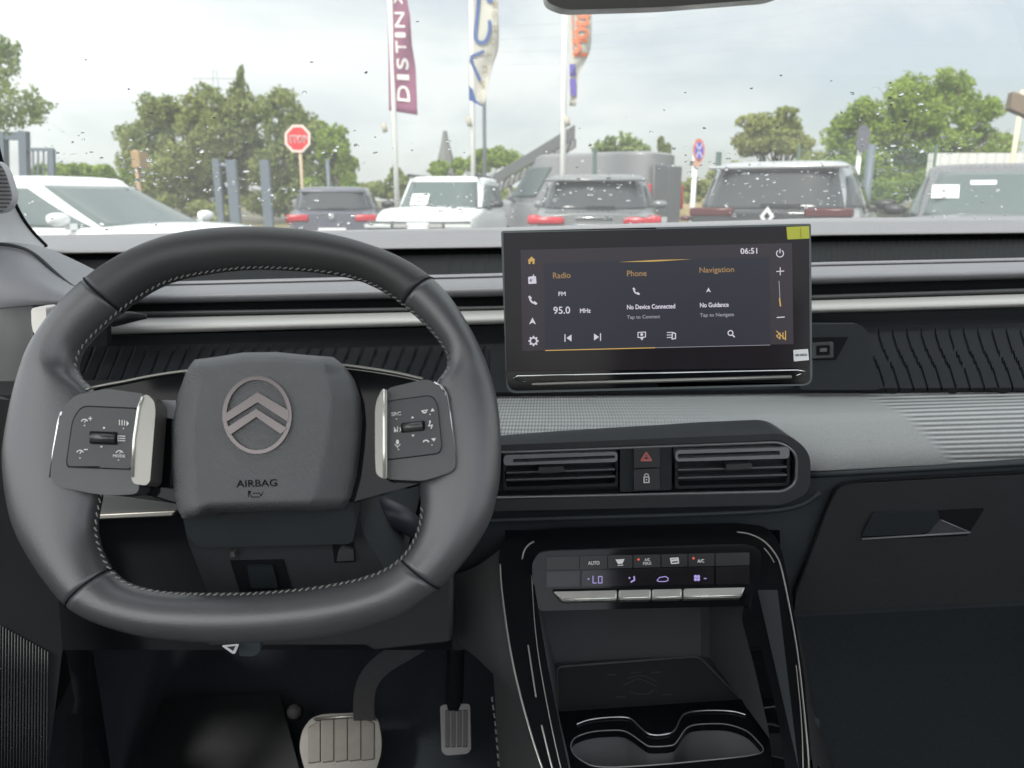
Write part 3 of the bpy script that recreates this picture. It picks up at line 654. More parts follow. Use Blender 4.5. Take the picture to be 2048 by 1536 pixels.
# ================================================================== CENTRE CONSOLE
co = empty('centre_console', P(1320, 1500, .72)); tag(co, 'gloss black centre console with phone tray and twin cup holder', 'centre console')
A_ = P(1300, 1050, .755); B_ = P(1300, 1536, .585); dv = (B_ - A_); nS = Vector((0, dv.z, -dv.y)).normalized()
if nS.y > 0: nS = -nS
KP = Plane(A_, nS)
def ext(p, k): return p
outer = rounded([(1165,1720),(1082,1536),(1060,1470),(1043,1404),(1019,1299),(1001,1176),(997,1120),(1001,1088),(1033,1067),(1121,1056),(1472,1046),(1528,1052),(1552,1072),(1566,1110),(1592,1246),(1609,1352),(1622,1536),(1630,1720)], 14)
inner_ = rounded([(1190,1720),(1135,1536),(1121,1457),(1096,1334),(1080,1239),(1066,1150),(1074,1116),(1100,1106),(1480,1092),(1508,1098),(1520,1130),(1500,1215),(1528,1316),(1557,1440),(1570,1536),(1585,1720)], 12)
plate('console_frame', outer, KP, 0, .035, GLOSS, co, holes=[inner_], bevel=.002)
def ln(pts, r=.0008, off=.001):  # bright tubes: chrome edging plus highlight lines drawn on the gloss frame
    tmb = MB(); tmb.tube([KP(x, y, off) for x, y in smoothpoly(pts, 2, False)], r, 8)
    tmb.out('trim_highlight', mat('trim_highlight', (.34,.335,.31), .3, metal=.8), co, smooth=True)
ln([(1000,1128),(1002,1176),(1019,1299),(1043,1404),(1082,1536),(1150,1700)], .0011)
ln([(1044,1118),(1048,1100),(1058,1088),(1068,1083)], .0010)
ln([(1474,1064),(1500,1067),(1530,1082),(1550,1106),(1562,1130),(1580,1220),(1596,1310),(1610,1440),(1619,1536),(1622,1700)], .0010)
ln([(1528,1096),(1540,1110),(1548,1125)], .0007)
ln([(1056,1290),(1062,1330),(1072,1395)], .0008); ln([(1083,1450),(1095,1500),(1104,1536),(1130,1620)], .0009)
ln([(1063,1150),(1071,1281),(1096,1422),(1121,1536),(1150,1640)], .0005); ln([(1592,1330),(1604,1450),(1606,1536),(1612,1700)], .0006)
# side of the tunnel towards the driver, and passenger side
rows = [[P(905,1150,.76), P(1010,1090,.745)], [P(915,1285,.74), P(1022,1300,.68)], [P(985,1330,.74), P(1046,1404,.635)], [P(1000,1540,.72), P(1086,1536,.585)], [P(1060,1800,.62), P(1180,1750,.48)]]
rows = [[lerp(a, b_, k / 6) + Vector((0, -.012 * sin(pi * k / 6), 0)) for k in range(7)] for a, b_ in rows]
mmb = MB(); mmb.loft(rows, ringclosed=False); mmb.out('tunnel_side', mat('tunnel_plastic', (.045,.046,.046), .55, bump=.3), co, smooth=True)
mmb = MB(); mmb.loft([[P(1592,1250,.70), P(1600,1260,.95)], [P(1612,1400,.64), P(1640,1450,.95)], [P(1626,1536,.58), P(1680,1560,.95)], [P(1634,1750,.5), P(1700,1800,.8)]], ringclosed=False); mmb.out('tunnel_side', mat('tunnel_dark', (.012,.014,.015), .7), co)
dsh = MB(); pp = [(983,1385),(990,1430),(995,1480),(998,1536)]
for k in range(9):
    t = k / 9; y = lerp(1395, 1540, t); x = interp([(1385,983),(1430,989),(1480,994),(1540,998)], y); dsh.tube([P(x - .5, y, .70), P(x + 1, y + 8, .70)], .0011, 6)
dsh.out('carpet_stitch', STITCH, co)
# tray
ZT = 1.25 - .557
def TZ(x, y): return PZ(x, y, ZT)
bw = .855
back = [P(1060,1180,bw), P(1402,1180,bw), P(1402,1309,bw), P(1110,1330,bw)]
tr_m = mat('tray_plastic', (.085,.093,.098), .6, bump=.3)
mmb = MB(); mmb.loft([[P(1040,1180,bw), P(1110,1332,bw)], [P(1402,1180,bw), P(1402,1311,bw)], [P(1420,1180,.835), P(1420,1316,.84)], [P(1555,1180,.66), P(1600,1560,.58)]], ringclosed=False); mmb.out('tray_wall', tr_m, co)
mmb = MB(); mmb.loft([[P(1070,1180,.70), P(1070,1180,.86)], [P(1096,1334,.66), P(1112,1334,.86)], [P(1121,1457,.62), P(1118,1424,.77)], [P(1150,1600,.56), P(1150,1560,.66)]], ringclosed=False); mmb.out('tray_wall', tr_m, co)
tp = [(1100,1330),(1402,1308),(1560,1430),(1560,1440),(1105,1440)]
mmb = MB(); mmb.prism([PZ(x, y, ZT) for x, y in [(1040,1332),(1402,1308),(1440,1320),(1640,1440),(1040,1450)]], (0, 0, -.01)); mmb.out('phone_tray', mat('tray_mat', (.055,.062,.066), .5, bump=.2), co)
tmb = MB(); tmb.tube([PZ(x, y, ZT + .0015) for x, y in rounded([(1112,1334),(1398,1312),(1484,1400),(1116,1424)], 14)], .0016, 8, closed=True); tmb.out('tray_lip', tr_m, co, smooth=True)
im = MB(); f = lambda x, y: PZ(x, y, ZT + .001)
ZC = lambda x, y: (1020 + x / 3.413, 1300 + y / 3.413)
for a, b_ in (((665,172),(720,168)),((965,155),(1030,150)),((725,323),(785,318)),((1045,305),(1105,303))): line(im, [ZC(*a), ZC(*b_)], 1.8, f)
line(im, [ZC(790,235),ZC(865,195),ZC(905,205),ZC(1000,245)], 1.4, f); line(im, [ZC(800,195),ZC(870,175),ZC(930,180),ZC(995,215)], 1.4, f); line(im, [ZC(820,285),ZC(870,300),ZC(940,300),ZC(990,270)], 1.4, f); line(im, [ZC(770,240),ZC(830,215)], 1.2, f)
line(im, [ZC(820,158),ZC(900,150)], 1.2, f)
im.out('charging_symbol', mat('faint_print', (.17,.175,.18), .5), co)
# cup holder plate
ZH = 1.25 - .525
cup = [(1140,1492),(1146,1478),(1160,1470),(1185,1463),(1210,1461),(1245,1460),(1262,1468),(1290,1489),(1300,1494),(1345,1492),(1354,1484),(1370,1458),(1382,1451),(1400,1448),(1445,1447),(1470,1452),(1495,1462),(1510,1476),(1533,1503),(1500,1512),(1400,1522),(1290,1532),(1190,1536),(1160,1520),(1146,1508)]
op = [(1060,1430),(1115,1423),(1485,1398),(1520,1425),(1640,1536),(1650,1760),(1100,1760),(1060,1536)]
mmb = MB(); mmb.prism([PZ(x, y, ZH) for x, y in op], (0, 0, -.008), [[PZ(x, y, ZH) for x, y in smoothpoly(cup, 1)]]); mmb.out('cup_holder_plate', GLOSS, co, bevel=.0008)
lip = [PZ(x, y, ZH + .0003) for x, y in smoothpoly(cup, 2)]
tmb = MB(); tmb.tube(lip, .0006, 8, closed=True); tmb.out('cup_holder_rim', mat('rim_trim', (.2,.2,.2), .3), co, smooth=True)
cupl = [PZ(x, y, ZH - .004) for x, y in smoothpoly(cup, 1)]; cc = sum(cupl, Vector()) / len(cupl)
mmb = MB(); mmb.loft([cupl, [cc + (p - cc) * .93 + Vector((0, 0, -.03)) for p in cupl], [cc + (p - cc) * .84 + Vector((0, 0, -.065)) for p in cupl]]); mmb.add([cc + (p - cc) * .84 + Vector((0, 0, -.065)) for p in cupl], [tuple(range(len(cupl)))])
mmb.out('cup_well', mat('cup_grey', (.12,.125,.132), .6), co, smooth=True, autosm=50)
tmb = MB(); off = [(455,507),(520,480),(600,466),(700,458),(780,457),(830,468),(880,520),(935,570),(980,582),(1040,580),(1110,565),(1135,535),(1160,470),(1185,438),(1230,422),(1330,412),(1450,412),(1540,420),(1610,442)]
tmb.tube([PZ(*ZC(x, y), ZH + .0015) for x, y in smoothpoly(off, 2, False)], .0010, 8); tmb.out('cup_holder_trim', mat('trim_bright', (.55,.55,.55), .2, metal=.9), co, smooth=True)

# ================================================================== CLIMATE PANEL
cl = empty('climate_panel', KP(1300, 1205, .0)); tag(cl, 'climate control panel with two rows of black keys above a silver toggle bar', 'climate panel')
HP = Plane(KP(1300, 1150, .004), (0, -.93, .37))
plate('panel_housing', rounded([(1064,1126),(1078,1106),(1100,1102),(1490,1090),(1512,1093),(1524,1110),(1520,1192),(1500,1212),(1080,1222),(1066,1200)], 8), HP, 0, .04, GLOSS, cl, bevel=.002)
xs = [1092, 1159, 1215, 1266, 1322, 1376, 1430, 1500]
yt = lambda x: 1114 - (x - 1092) * .022; ym_ = lambda x: 1142 - (x - 1092) * .024; yb = lambda x: 1174 - (x - 1092) * .014
KM = mat('key_black', (.020,.020,.021), .22, spec=.25)
KG = mat('key_gloss', (.012,.011,.013), .10, spec=.3)
for a, b_ in zip(xs, xs[1:]):
    plate('climate_key', rounded([(a+1,yt(a)),(b_-1,yt(b_)),(b_-1,ym_(b_)-2),(a+1,ym_(a)-2)], 2), HP, .0022, .002, KM, cl, bevel=.0005)
for a, b_ in ((1092,1160),(1162,1429),(1431,1500)):
    plate('status_window', rounded([(a+1,ym_(a)+1),(b_-1,ym_(b_)+1),(b_-1,yb(b_)),(a+1,yb(a))], 2), HP, .0018, .002, KG, cl, bevel=.0004)
ic = MB(); f = lambda x, y: HP(x, y, .0026)
txt(ic, 'AUTO', 1176, 1130, 23, 7, f, .03, .5); txt(ic, 'A/C', 1289, 1122.5, 11, 5.5, f, .03, .4); txt(ic, 'MAX', 1286, 1130, 17, 6, f, .03, .4); txt(ic, 'A/C', 1395, 1125.5, 13, 6.5, f, .03, .5)
poly(ic, [(1231,1119),(1249,1118),(1245,1127),(1236,1128)], f); line(ic, [(1236,1131),(1246,1130)], 1.6, f); line(ic, [(1341,1117),(1356,1116),(1357,1126),(1343,1127),(1341,1117)], 2.4, f); line(ic, [(1344,1121),(1355,1120)], 4, f)
ic.out('key_icon', MARK, cl)
for x_, y_ in ((1277,1119),(1387,1116.5)):
    ic = MB(); disc(ic, x_, y_, 2.4, f, 8); ic.out('indicator_light', emis('led_red', rgb(235,90,80)), cl)
ic = MB(); f = lambda x, y: HP(x, y, .0022)
line(ic, [(1186,1152),(1186,1166),(1193,1166)], 1.7, f); line(ic, [(1197,1153),(1204,1153),(1204,1166),(1197,1166),(1197,1153)], 1.7, f); disc(ic, 1177, 1158, 1.8, f, 8)
ic.out('status_symbol', emis('sym_violet', rgb(165,150,215)), cl); ic = MB()
line(ic, [(1268,1153),(1269,1160),(1262,1164)], 3, f); disc(ic, 1259, 1156, 2, f, 8)
ic.out('status_symbol', emis('sym_violet', rgb(165,150,215)), cl); ic = MB()
line(ic, [(1314,1161),(1319,1155),(1331,1153),(1336,1156),(1336,1161),(1330,1163),(1318,1163),(1314,1161)], 1.7, f)
ic.out('status_symbol', emis('sym_violet', rgb(165,150,215)), cl); ic = MB()
for k in range(4):
    a = pi / 4 + k * pi / 2; disc(ic, 1394 + 4.2 * cos(a), 1156 + 4.2 * sin(a), 3.4, f, 8)
line(ic, [(1408,1157),(1413,1157)], 1.8, f)
ic.out('status_symbol', emis('sym_violet', rgb(165,150,215)), cl)
BPl = Plane(HP(1300, 1190, .012), (0, -.75, .66))
for a, b_ in ((1106, 1234), (1237, 1302), (1304, 1364), (1367, 1491)):
    yt2 = lambda x: 1183 - (x - 1106) * .022; yb2 = lambda x: 1203 - (x - 1106) * .021
    pts = [(a, yt2(a)), (b_, yt2(b_)), (b_ - (9 if b_ > 1480 else 0), yb2(b_)), (a + (18 if a < 1110 else 0), yb2(a))]
    plate('toggle_switch', pts, BPl, 0, .010, mat('toggle_silver', (.62,.61,.58), .3, metal=.8), cl, bevel=.0012)
    tmb = MB(); tmb.tube([BPl(a + (20 if a < 1110 else 1), yb2(a) - 4, .001), BPl(b_ - (8 if b_ > 1480 else 1), yb2(b_) - 4, .001)], .0012, 8); tmb.out('toggle_edge', LINEM, cl, smooth=True)

# ================================================================== PEDALS, FOOTWELL
bp_ = empty('brake_pedal', P(680, 1480, 1.02)); tag(bp_, 'scuffed metal brake pedal with a curved black arm', 'brake pedal')
BP = Plane(P(680, 1480, 1.02), (0, -.8, .6))
ped = rounded([(622,1436),(645,1428),(745,1424),(757,1440),(764,1480),(762,1510),(745,1560),(620,1565),(606,1530),(598,1495),(604,1460)], 14)
plate('pedal_pad', ped, BP, 0, .012, PEDALM, bp_, bevel=.003)
inn = [(628,1440),(740,1432),(752,1480),(740,1530),(622,1540),(614,1490)]
gm = MB()
for a, b_ in zip([616,644,670,697,724], [640,667,694,721,748]):
    ya = 1441 - (a - 616) * .07
    gm.prism([BP(x, y, .0035) for x, y in [(a,ya+(14 if a<620 else 0)),(b_,ya-1.5+(14 if b_>745 else 0)),(b_,1525-(b_-616)*.05),(a,1527-(a-616)*.05)]], -BP.n * .003)
gm.out('tread', mat('tread_metal', (.085,.082,.073), .6, metal=.3, var=.35, vscale=80), bp_, bevel=.001)
tmb = MB(); tmb.tube([BP(628,1438,.005), BP(740,1430,.005)], .0022, 8); tmb.out('pad_lip', SILVER, bp_, smooth=True)
arm = smoothpoly([(728,1440),(727,1395),(735,1360),(765,1325),(830,1290),(900,1240)], 3, False)
mmb = MB(); rows = []
for i, (x, y) in enumerate(arm):
    a = arm[max(0, i - 1)]; b_ = arm[min(len(arm) - 1, i + 1)]; d_ = Vector((b_[0] - a[0], b_[1] - a[1])).normalized(); nx, ny = -d_.y * 21, d_.x * 21
    Yd = interp([(1240, .86), (1440, 1.03)], y)
    rows.append([P(x + nx, y + ny, Yd), P(x - nx, y - ny, Yd), P(x - nx, y - ny, Yd + .015), P(x + nx, y + ny, Yd + .015)])
mmb.loft(rows, cap=True); mmb.out('pedal_arm', mat('arm_paint', (.075,.075,.08), .45, var=.3, vscale=90), bp_, bevel=.002)
ap = empty('accelerator_pedal', P(910, 1450, 1.05)); tag(ap, 'narrow dark accelerator pedal with ribbed metal face', 'accelerator pedal')
AP = Plane(P(910, 1450, 1.06), (0, -.8, .6))
plate('pedal_pad', rounded([(880,1410),(940,1407),(942,1500),(934,1508),(892,1511),(883,1503)], 8), AP, 0, .01, mat('acc_edge', (.13,.13,.13), .4, metal=.4), ap, bevel=.003)
gm = MB()
for a in (890, 902, 914, 926): gm.prism([AP(x, y, .003) for x, y in [(a, 1420), (a + 9, 1420), (a + 9, 1494), (a, 1495)]], -AP.n * .003)
gm.out('tread', mat('acc_tread', (.07,.07,.07), .5, metal=.2), ap, bevel=.001)
mmb = MB(); mmb.tube([AP(908, 1415, -.01), P(912, 1300, 1.1), P(915, 1240, 1.0)], .014, 10); mmb.out('pedal_arm', DARK, ap, smooth=True)
tmb = MB()
mmb = MB(); mmb.tube([P(590,1425,1.12), P(588,1422,1.05)], [.014,.010], 16); tag(mmb.out('pedal_stop', RUBBER, smooth=True), 'small round rubber stop left of the brake pedal', 'pedal stop')
# footwell lining
fl = PZ(1000, 1536, .30)
mmb = MB(); mmb.loft([[(x, -.6, .30) for x in (-1.0, 1.2)], [(x, 1.0, .30) for x in (-1.0, 1.2)], [(x, 1.25, .42) for x in (-1.0, 1.2)], [(x, 1.35, .65) for x in (-1.0, 1.2)], [(x, 1.40, 1.05) for x in (-1.0, 1.2)]], ringclosed=False)
tag(mmb.out('footwell_carpet', CARPET, smooth=True), None, None, kind='structure')
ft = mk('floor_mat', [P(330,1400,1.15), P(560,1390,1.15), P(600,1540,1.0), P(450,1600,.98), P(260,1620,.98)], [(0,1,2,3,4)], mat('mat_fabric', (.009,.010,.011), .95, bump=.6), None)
tag(ft, 'dark floor mat under the driver pedals', 'floor mat')
for v in ft.data.vertices: pass
sm = ft.modifiers.new('s', 'SOLIDIFY'); sm.thickness = .006
# kick panel / door sill trim at far left
ks = empty('side_trim', P(150, 1480, .9)); tag(ks, 'dark kick panel trim beside the driver footwell', 'side trim')
mmb = MB(); rows = [[P(125,1100,.95), P(130,1300,.92), P(150,1400,.90), P(120,1560,.85)], [P(170,1100,.96), P(175,1300,.94), P(178,1400,.92), P(150,1560,.86)], [P(180,1100,1.1), P(185,1300,1.1), P(205,1420,1.08), P(225,1560,1.05)]]
mmb.loft(rows, ringclosed=False); mmb.out('kick_panel', DARK, ks, smooth=True)
mmb = MB(); rows = [[P(135,1425,.84), P(165,1430,.86), P(200,1440,.95)], [P(130,1560,.80), P(165,1565,.82), P(228,1570,.92)], ]
mmb.loft(rows, ringclosed=False); mmb.out('sill_cover', DARK, ks)
# driver's door with ribbed pocket / speaker
dr = empty('driver_door', P(-20, 1400, .7)); tag(dr, 'dark door card with ribbed speaker cover at far left', 'car door')
mmb = MB(); xd = P(-20, 1400, .62).x
# door inner skin plane runs along Y at left
DP = Plane(P(60, 1400, .72), (cos(radians(40)), -sin(radians(40)), 0))
mmb.prism([DP(x, y, 0) for x, y in [(-420,760),(20,800),(110,1100),(125,1300),(75,1700),(-420,1700)]], -DP.n * .02); mmb.out('door_card', mat('door_plastic', (.016,.018,.019), .6), dr)
rb = MB(); xs_ = list(range(-60, 100, 6))
for k, x in enumerate(xs_):
    y0 = 1250 + max(0, x) * .55
    pts = [DP(x + (y - 1250) * -.01, y, .0015) for y in (y0, 1350, 1450, 1600)]
    rb.tube(pts, .0009, 5)
rb.out('speaker_ribs', mat('ribs_grey', (.022,.024,.026), .6), dr, smooth=True)

# ================================================================== PILLAR, WINDSCREEN, MIRROR, ROOF
pi_ = empty('windscreen_pillar', P(20, 480, 1.1)); tag(pi_, 'pale grey trim of the windscreen pillar at the left with a ribbed speaker grille', 'pillar')
ed = smoothpoly([(-60,120),(-20,230),(0,318),(10,345),(25,398),(45,438),(66,466),(92,492)], 2, False)
rows = [[P(x, y, lerp(.80, 1.12, (y - 120) / 372)) for x, y in ed], [P(x - 60, y + 4, lerp(.75, 1.04, (y - 120) / 372)) for x, y in ed], [P(x - 240, y + 8, lerp(.60, .80, (y - 120) / 372)) for x, y in ed]]
for r_, ox in zip(rows, (0, -.04, -.16)): r_[:0] = [Vector((-.50 + ox, .20, 1.655)), Vector((-.515 + ox, .46, 1.62)), Vector((-.525 + ox, .64, 1.50))]
MB().loft(rows, ringclosed=False).out('pillar_trim', PILLM, pi_, smooth=True)
tmb = MB(); tmb.tube([P(x, y, lerp(.80, 1.12, (y - 120) / 372)) for x, y in ed], .0028, 8); tmb.out('pillar_seal', BLACK, pi_, smooth=True)
GPl = Plane(P(0, 380, .93), (.25, -.95, .0))
gr = smoothpoly([(-60,330),(-10,318),(8,335),(18,362),(27,395),(18,416),(2,428),(-60,430)], 2)
plate('tweeter_base', gr, GPl, .03, .02, mat('grille_grey', (.45,.45,.46), .6), pi_, bevel=.002)
rb = MB()
for y in range(334, 428, 8):
    xr = interp([(330,2),(345,12),(362,18),(395,26),(410,20),(424,6)], y) - 2; rb.tube([GPl(-60, y - 1, .0315), GPl(xr, y, .0315)], .0010, 6)
rb.out('tweeter_rib', mat('rib_grey', (.12,.12,.12), .6), pi_, smooth=True)
# windscreen: laminated glass, thin slab
WS0 = P(1024, 470, 1.28); WSd = Vector((0, -.86, .50)).normalized(); WSn = Vector((0, .50, .86)).normalized()
WSP = Plane(WS0, -WSn)
gm_ = bpy.data.materials.new('windscreen_glass'); gm_.use_nodes = True; nt = gm_.node_tree; nt.nodes.clear(); L = nt.links
out = nt.nodes.new('ShaderNodeOutputMaterial'); tr_ = nt.nodes.new('ShaderNodeBsdfTransparent'); tr_.inputs[0].default_value = (.86, .875, .87, 1)
gl = nt.nodes.new('ShaderNodeBsdfGlossy'); gl.inputs['Roughness'].default_value = .02; fr = nt.nodes.new('ShaderNodeFresnel'); fr.inputs[0].default_value = 1.45
ms = nt.nodes.new('ShaderNodeMixShader'); fm = nt.nodes.new('ShaderNodeMath'); fm.operation = 'MULTIPLY'; fm.inputs[1].default_value = .10
L.new(fr.outputs[0], fm.inputs[0]); L.new(fm.outputs[0], ms.inputs[0]); L.new(tr_.outputs[0], ms.inputs[1]); L.new(gl.outputs[0], ms.inputs[2])
glare_veil = nt.nodes.new('ShaderNodeBsdfTranslucent'); glare_veil.inputs[0].default_value = (.8,.82,.8,1); md = nt.nodes.new('ShaderNodeMixShader'); md.inputs[0].default_value = .036  # faint translucent mix imitating the hazy glare on the glass
L.new(ms.outputs[0], md.inputs[1]); L.new(glare_veil.outputs[0], md.inputs[2]); L.new(md.outputs[0], out.inputs[0])
def wsq(x, s): return WS0 + Vector((x, 0, 0)) + WSd * s
V = [wsq(-.95, -.10), wsq(1.15, -.10), wsq(1.15, 1.05), wsq(-.95, 1.05)]
mmb = MB(); mmb.prism(V, WSn * .005)
wso = tag(mmb.out('windscreen', gm_), 'clear raked windscreen glass spotted with rain', 'windscreen')
# rain drops on its outer face
DROPM = bpy.data.materials.new('water'); DROPM.use_nodes = True; b = DROPM.node_tree.nodes['Principled BSDF']
b.inputs['Base Color'].default_value = (1,1,1,1); b.inputs['Roughness'].default_value = .05; b.inputs['Transmission Weight'].default_value = 1; b.inputs['IOR'].default_value = 1.33
clus = [(200,300,110,40,22),(280,350,35,45,22),(400,300,120,90,26),(400,360,70,35,18),(560,380,90,50,20),(700,290,60,30,8),(880,400,110,40,30),(830,300,100,60,6),(1000,400,60,40,8),(1180,380,110,50,36),(1260,440,60,12,10),(1290,310,110,60,12),(1450,340,110,40,34),(1560,400,110,50,30),(1700,330,110,70,34),(1780,200,80,70,24),(1900,290,100,20,22),(1900,400,110,40,24),(1620,200,180,80,8),(1000,200,900,160,16),(500,450,300,20,14),(60,420,60,40,6)]
dm = MB(); rnd = random.Random(5)
def wsp(px, py, off):
    return WSP(px, py, -(.005 + off))
for cx, cy, sx_, sy_, n in clus:
    for _ in range(int(n * 1.5)):
        x = cx + rnd.uniform(-1, 1) * sx_; y = cy + rnd.gauss(0, .5) * sy_
        if y < 30 or y > 462 or x < 20 or x > 2040: continue
        w = rnd.choice([1.5, 2, 2, 2.5, 3, 3.5, 4, 5]) * rnd.uniform(.7, 1.15); h = w * rnd.uniform(.35, .75)
        if rnd.random() < .25: h = w * .4; w *= 1.4
        c = wsp(x, y, 0); ax = (wsp(x + w, y - rnd.uniform(-.4, .6) * w * .5, 0) - c); ay = (wsp(x, y + h, 0) - c); hh = min(ax.length, ay.length) * .55
        rings = []
        for k, (rr, hz_) in enumerate(((1, 0), (.85, .55), (.5, .9))):
            rings.append([c + ax * rr * cos(2 * pi * i / 10) * (1 + .15 * sin(i * 2.1 + x)) + ay * rr * sin(2 * pi * i / 10) + WSn * hh * hz_ for i in range(10)])
        dm.loft(rings); dm.add([p for p in rings[2]] , [tuple(range(10))]); dm.add(rings[0], [tuple(range(10))])
dro = dm.out('raindrops', DROPM, smooth=True); tag(dro, 'small raindrops scattered on the outside of the windscreen', 'raindrops', kind='stuff')
# mirror
mi = empty('rear_view_mirror', P(1330, -40, .55)); tag(mi, 'black rear-view mirror at the top of the windscreen', 'mirror')
MP = Plane(P(1330, 0, .56), (0, -1, -.12))
plate('mirror_housing', rounded([(1078,-120),(1600,-140),(1604,-20),(1560,-4),(1330,14),(1130,20),(1092,4)], [20,20,16,14,30,24,14]), MP, 0, .035, mat('mirror_black', (.012,.012,.012), .25), mi, bevel=.008, bseg=4)
plate('mirror_glass', rounded([(1100,-110),(1590,-130),(1585,-30),(1340,-8),(1120,-2)], 14), MP, .001, .002, mat('mirror_silver', (.5,.5,.5), .03, metal=1, rvar=.0), mi)
mmb = MB(); mmb.tube([P(1340,-100,.60), WS0 + WSd * .85 + Vector((.12, 0, 0))], .012, 12); mmb.out('mirror_stem', DARK, mi, smooth=True)
# cabin shell behind and above (outside the picture, shapes the light inside)
RZ = 1.25 + .40
mmb = MB(); mmb.prism([(-.70, -.22, RZ), (.95, -.22, RZ), (.95, .48, RZ - .005), (-.70, .48, RZ - .005)], (0, 0, .04))
roof = tag(mmb.out('cabin_roof', mat('headliner', (.35,.35,.34), .9)), None, None, kind='structure')
mmb = MB()
for s, x in ((-1, -.82), (1, 1.05)):
    mmb.box((x, -.1, .62), (.05, 2.9, .85))
mmb.box((.12, -1.75, .65), (2.1, .05, .9))
mmb.out('cabin_sides', mat('side_dark', (.03,.03,.03), .7))['kind'] = 'structure'
# front seats (behind the camera)
for x in (-.30, .52):
    mmb = MB(); mmb.box((x, -.35, .62), (.5, .5, .2)); mmb.box((x, -.68, .98), (.5, .14, .75), Matrix.Rotation(radians(-12), 3, 'X'))
    s = mmb.out('cabin_seat', mat('seat_fabric', (.06,.06,.065), .8), bevel=.05); tag(s, kind='structure')
# bulkhead under the windscreen so that no light leaks in below the dash
mmb = MB(); mmb.box((.12, 1.42, .72), (2.3, .04, .86)); mmb.box((.12, 1.30, 1.145), (2.3, .30, .02)); mmb.out('bulkhead', BLACK)['kind'] = 'structure'
# own bonnet, just below the sight line
mmb = MB(); rows = []
for i in range(9):
    y = 1.42 + i * .11; rows.append([(x, y, 1.13 - .05 * (i / 8) ** 2 - .05 * abs(x / 1.0) ** 3) for x in [k * .1 - .75 for k in range(18)]])
mmb.loft(rows, ringclosed=False); bo = mmb.out('bonnet', mat('own_paint', (.5,.5,.5), .3), smooth=True); tag(bo, kind='structure')
# ================================================================== OUTSIDE
def groundmat():
    m = bpy.data.materials.new('ground'); m.use_nodes = True; nt = m.node_tree; L = nt.links; b = nt.nodes['Principled BSDF']; b.inputs['Roughness'].default_value = .9
    tc = nt.nodes.new('ShaderNodeTexCoord'); n1 = nt.nodes.new('ShaderNodeTexNoise'); n1.inputs['Scale'].default_value = .12; n1.inputs['Detail'].default_value = 8; L.new(tc.outputs['Object'], n1.inputs['Vector'])
    cr = nt.nodes.new('ShaderNodeValToRGB'); cr.color_ramp.elements[0].position = .42; cr.color_ramp.elements[0].color = (.10,.095,.085,1); cr.color_ramp.elements[1].position = .6; cr.color_ramp.elements[1].color = (.19,.16,.08,1)
    L.new(n1.outputs['Fac'], cr.inputs[0]); L.new(cr.outputs[0], b.inputs['Base Color']); return m
g = mk('ground', [(-400,-100,0),(400,-100,0),(400,700,0),(-400,700,0)], [(0,1,2,3)], groundmat(), None); tag(g, kind='structure')
lot = mk('parking_lot', [(-14,-10,.006),(16,-10,.006),(16,20,.006),(-14,20,.006)], [(0,1,2,3)], mat('asphalt', (.07,.07,.07), .9, var=.2, vscale=3), None); tag(lot, kind='structure')
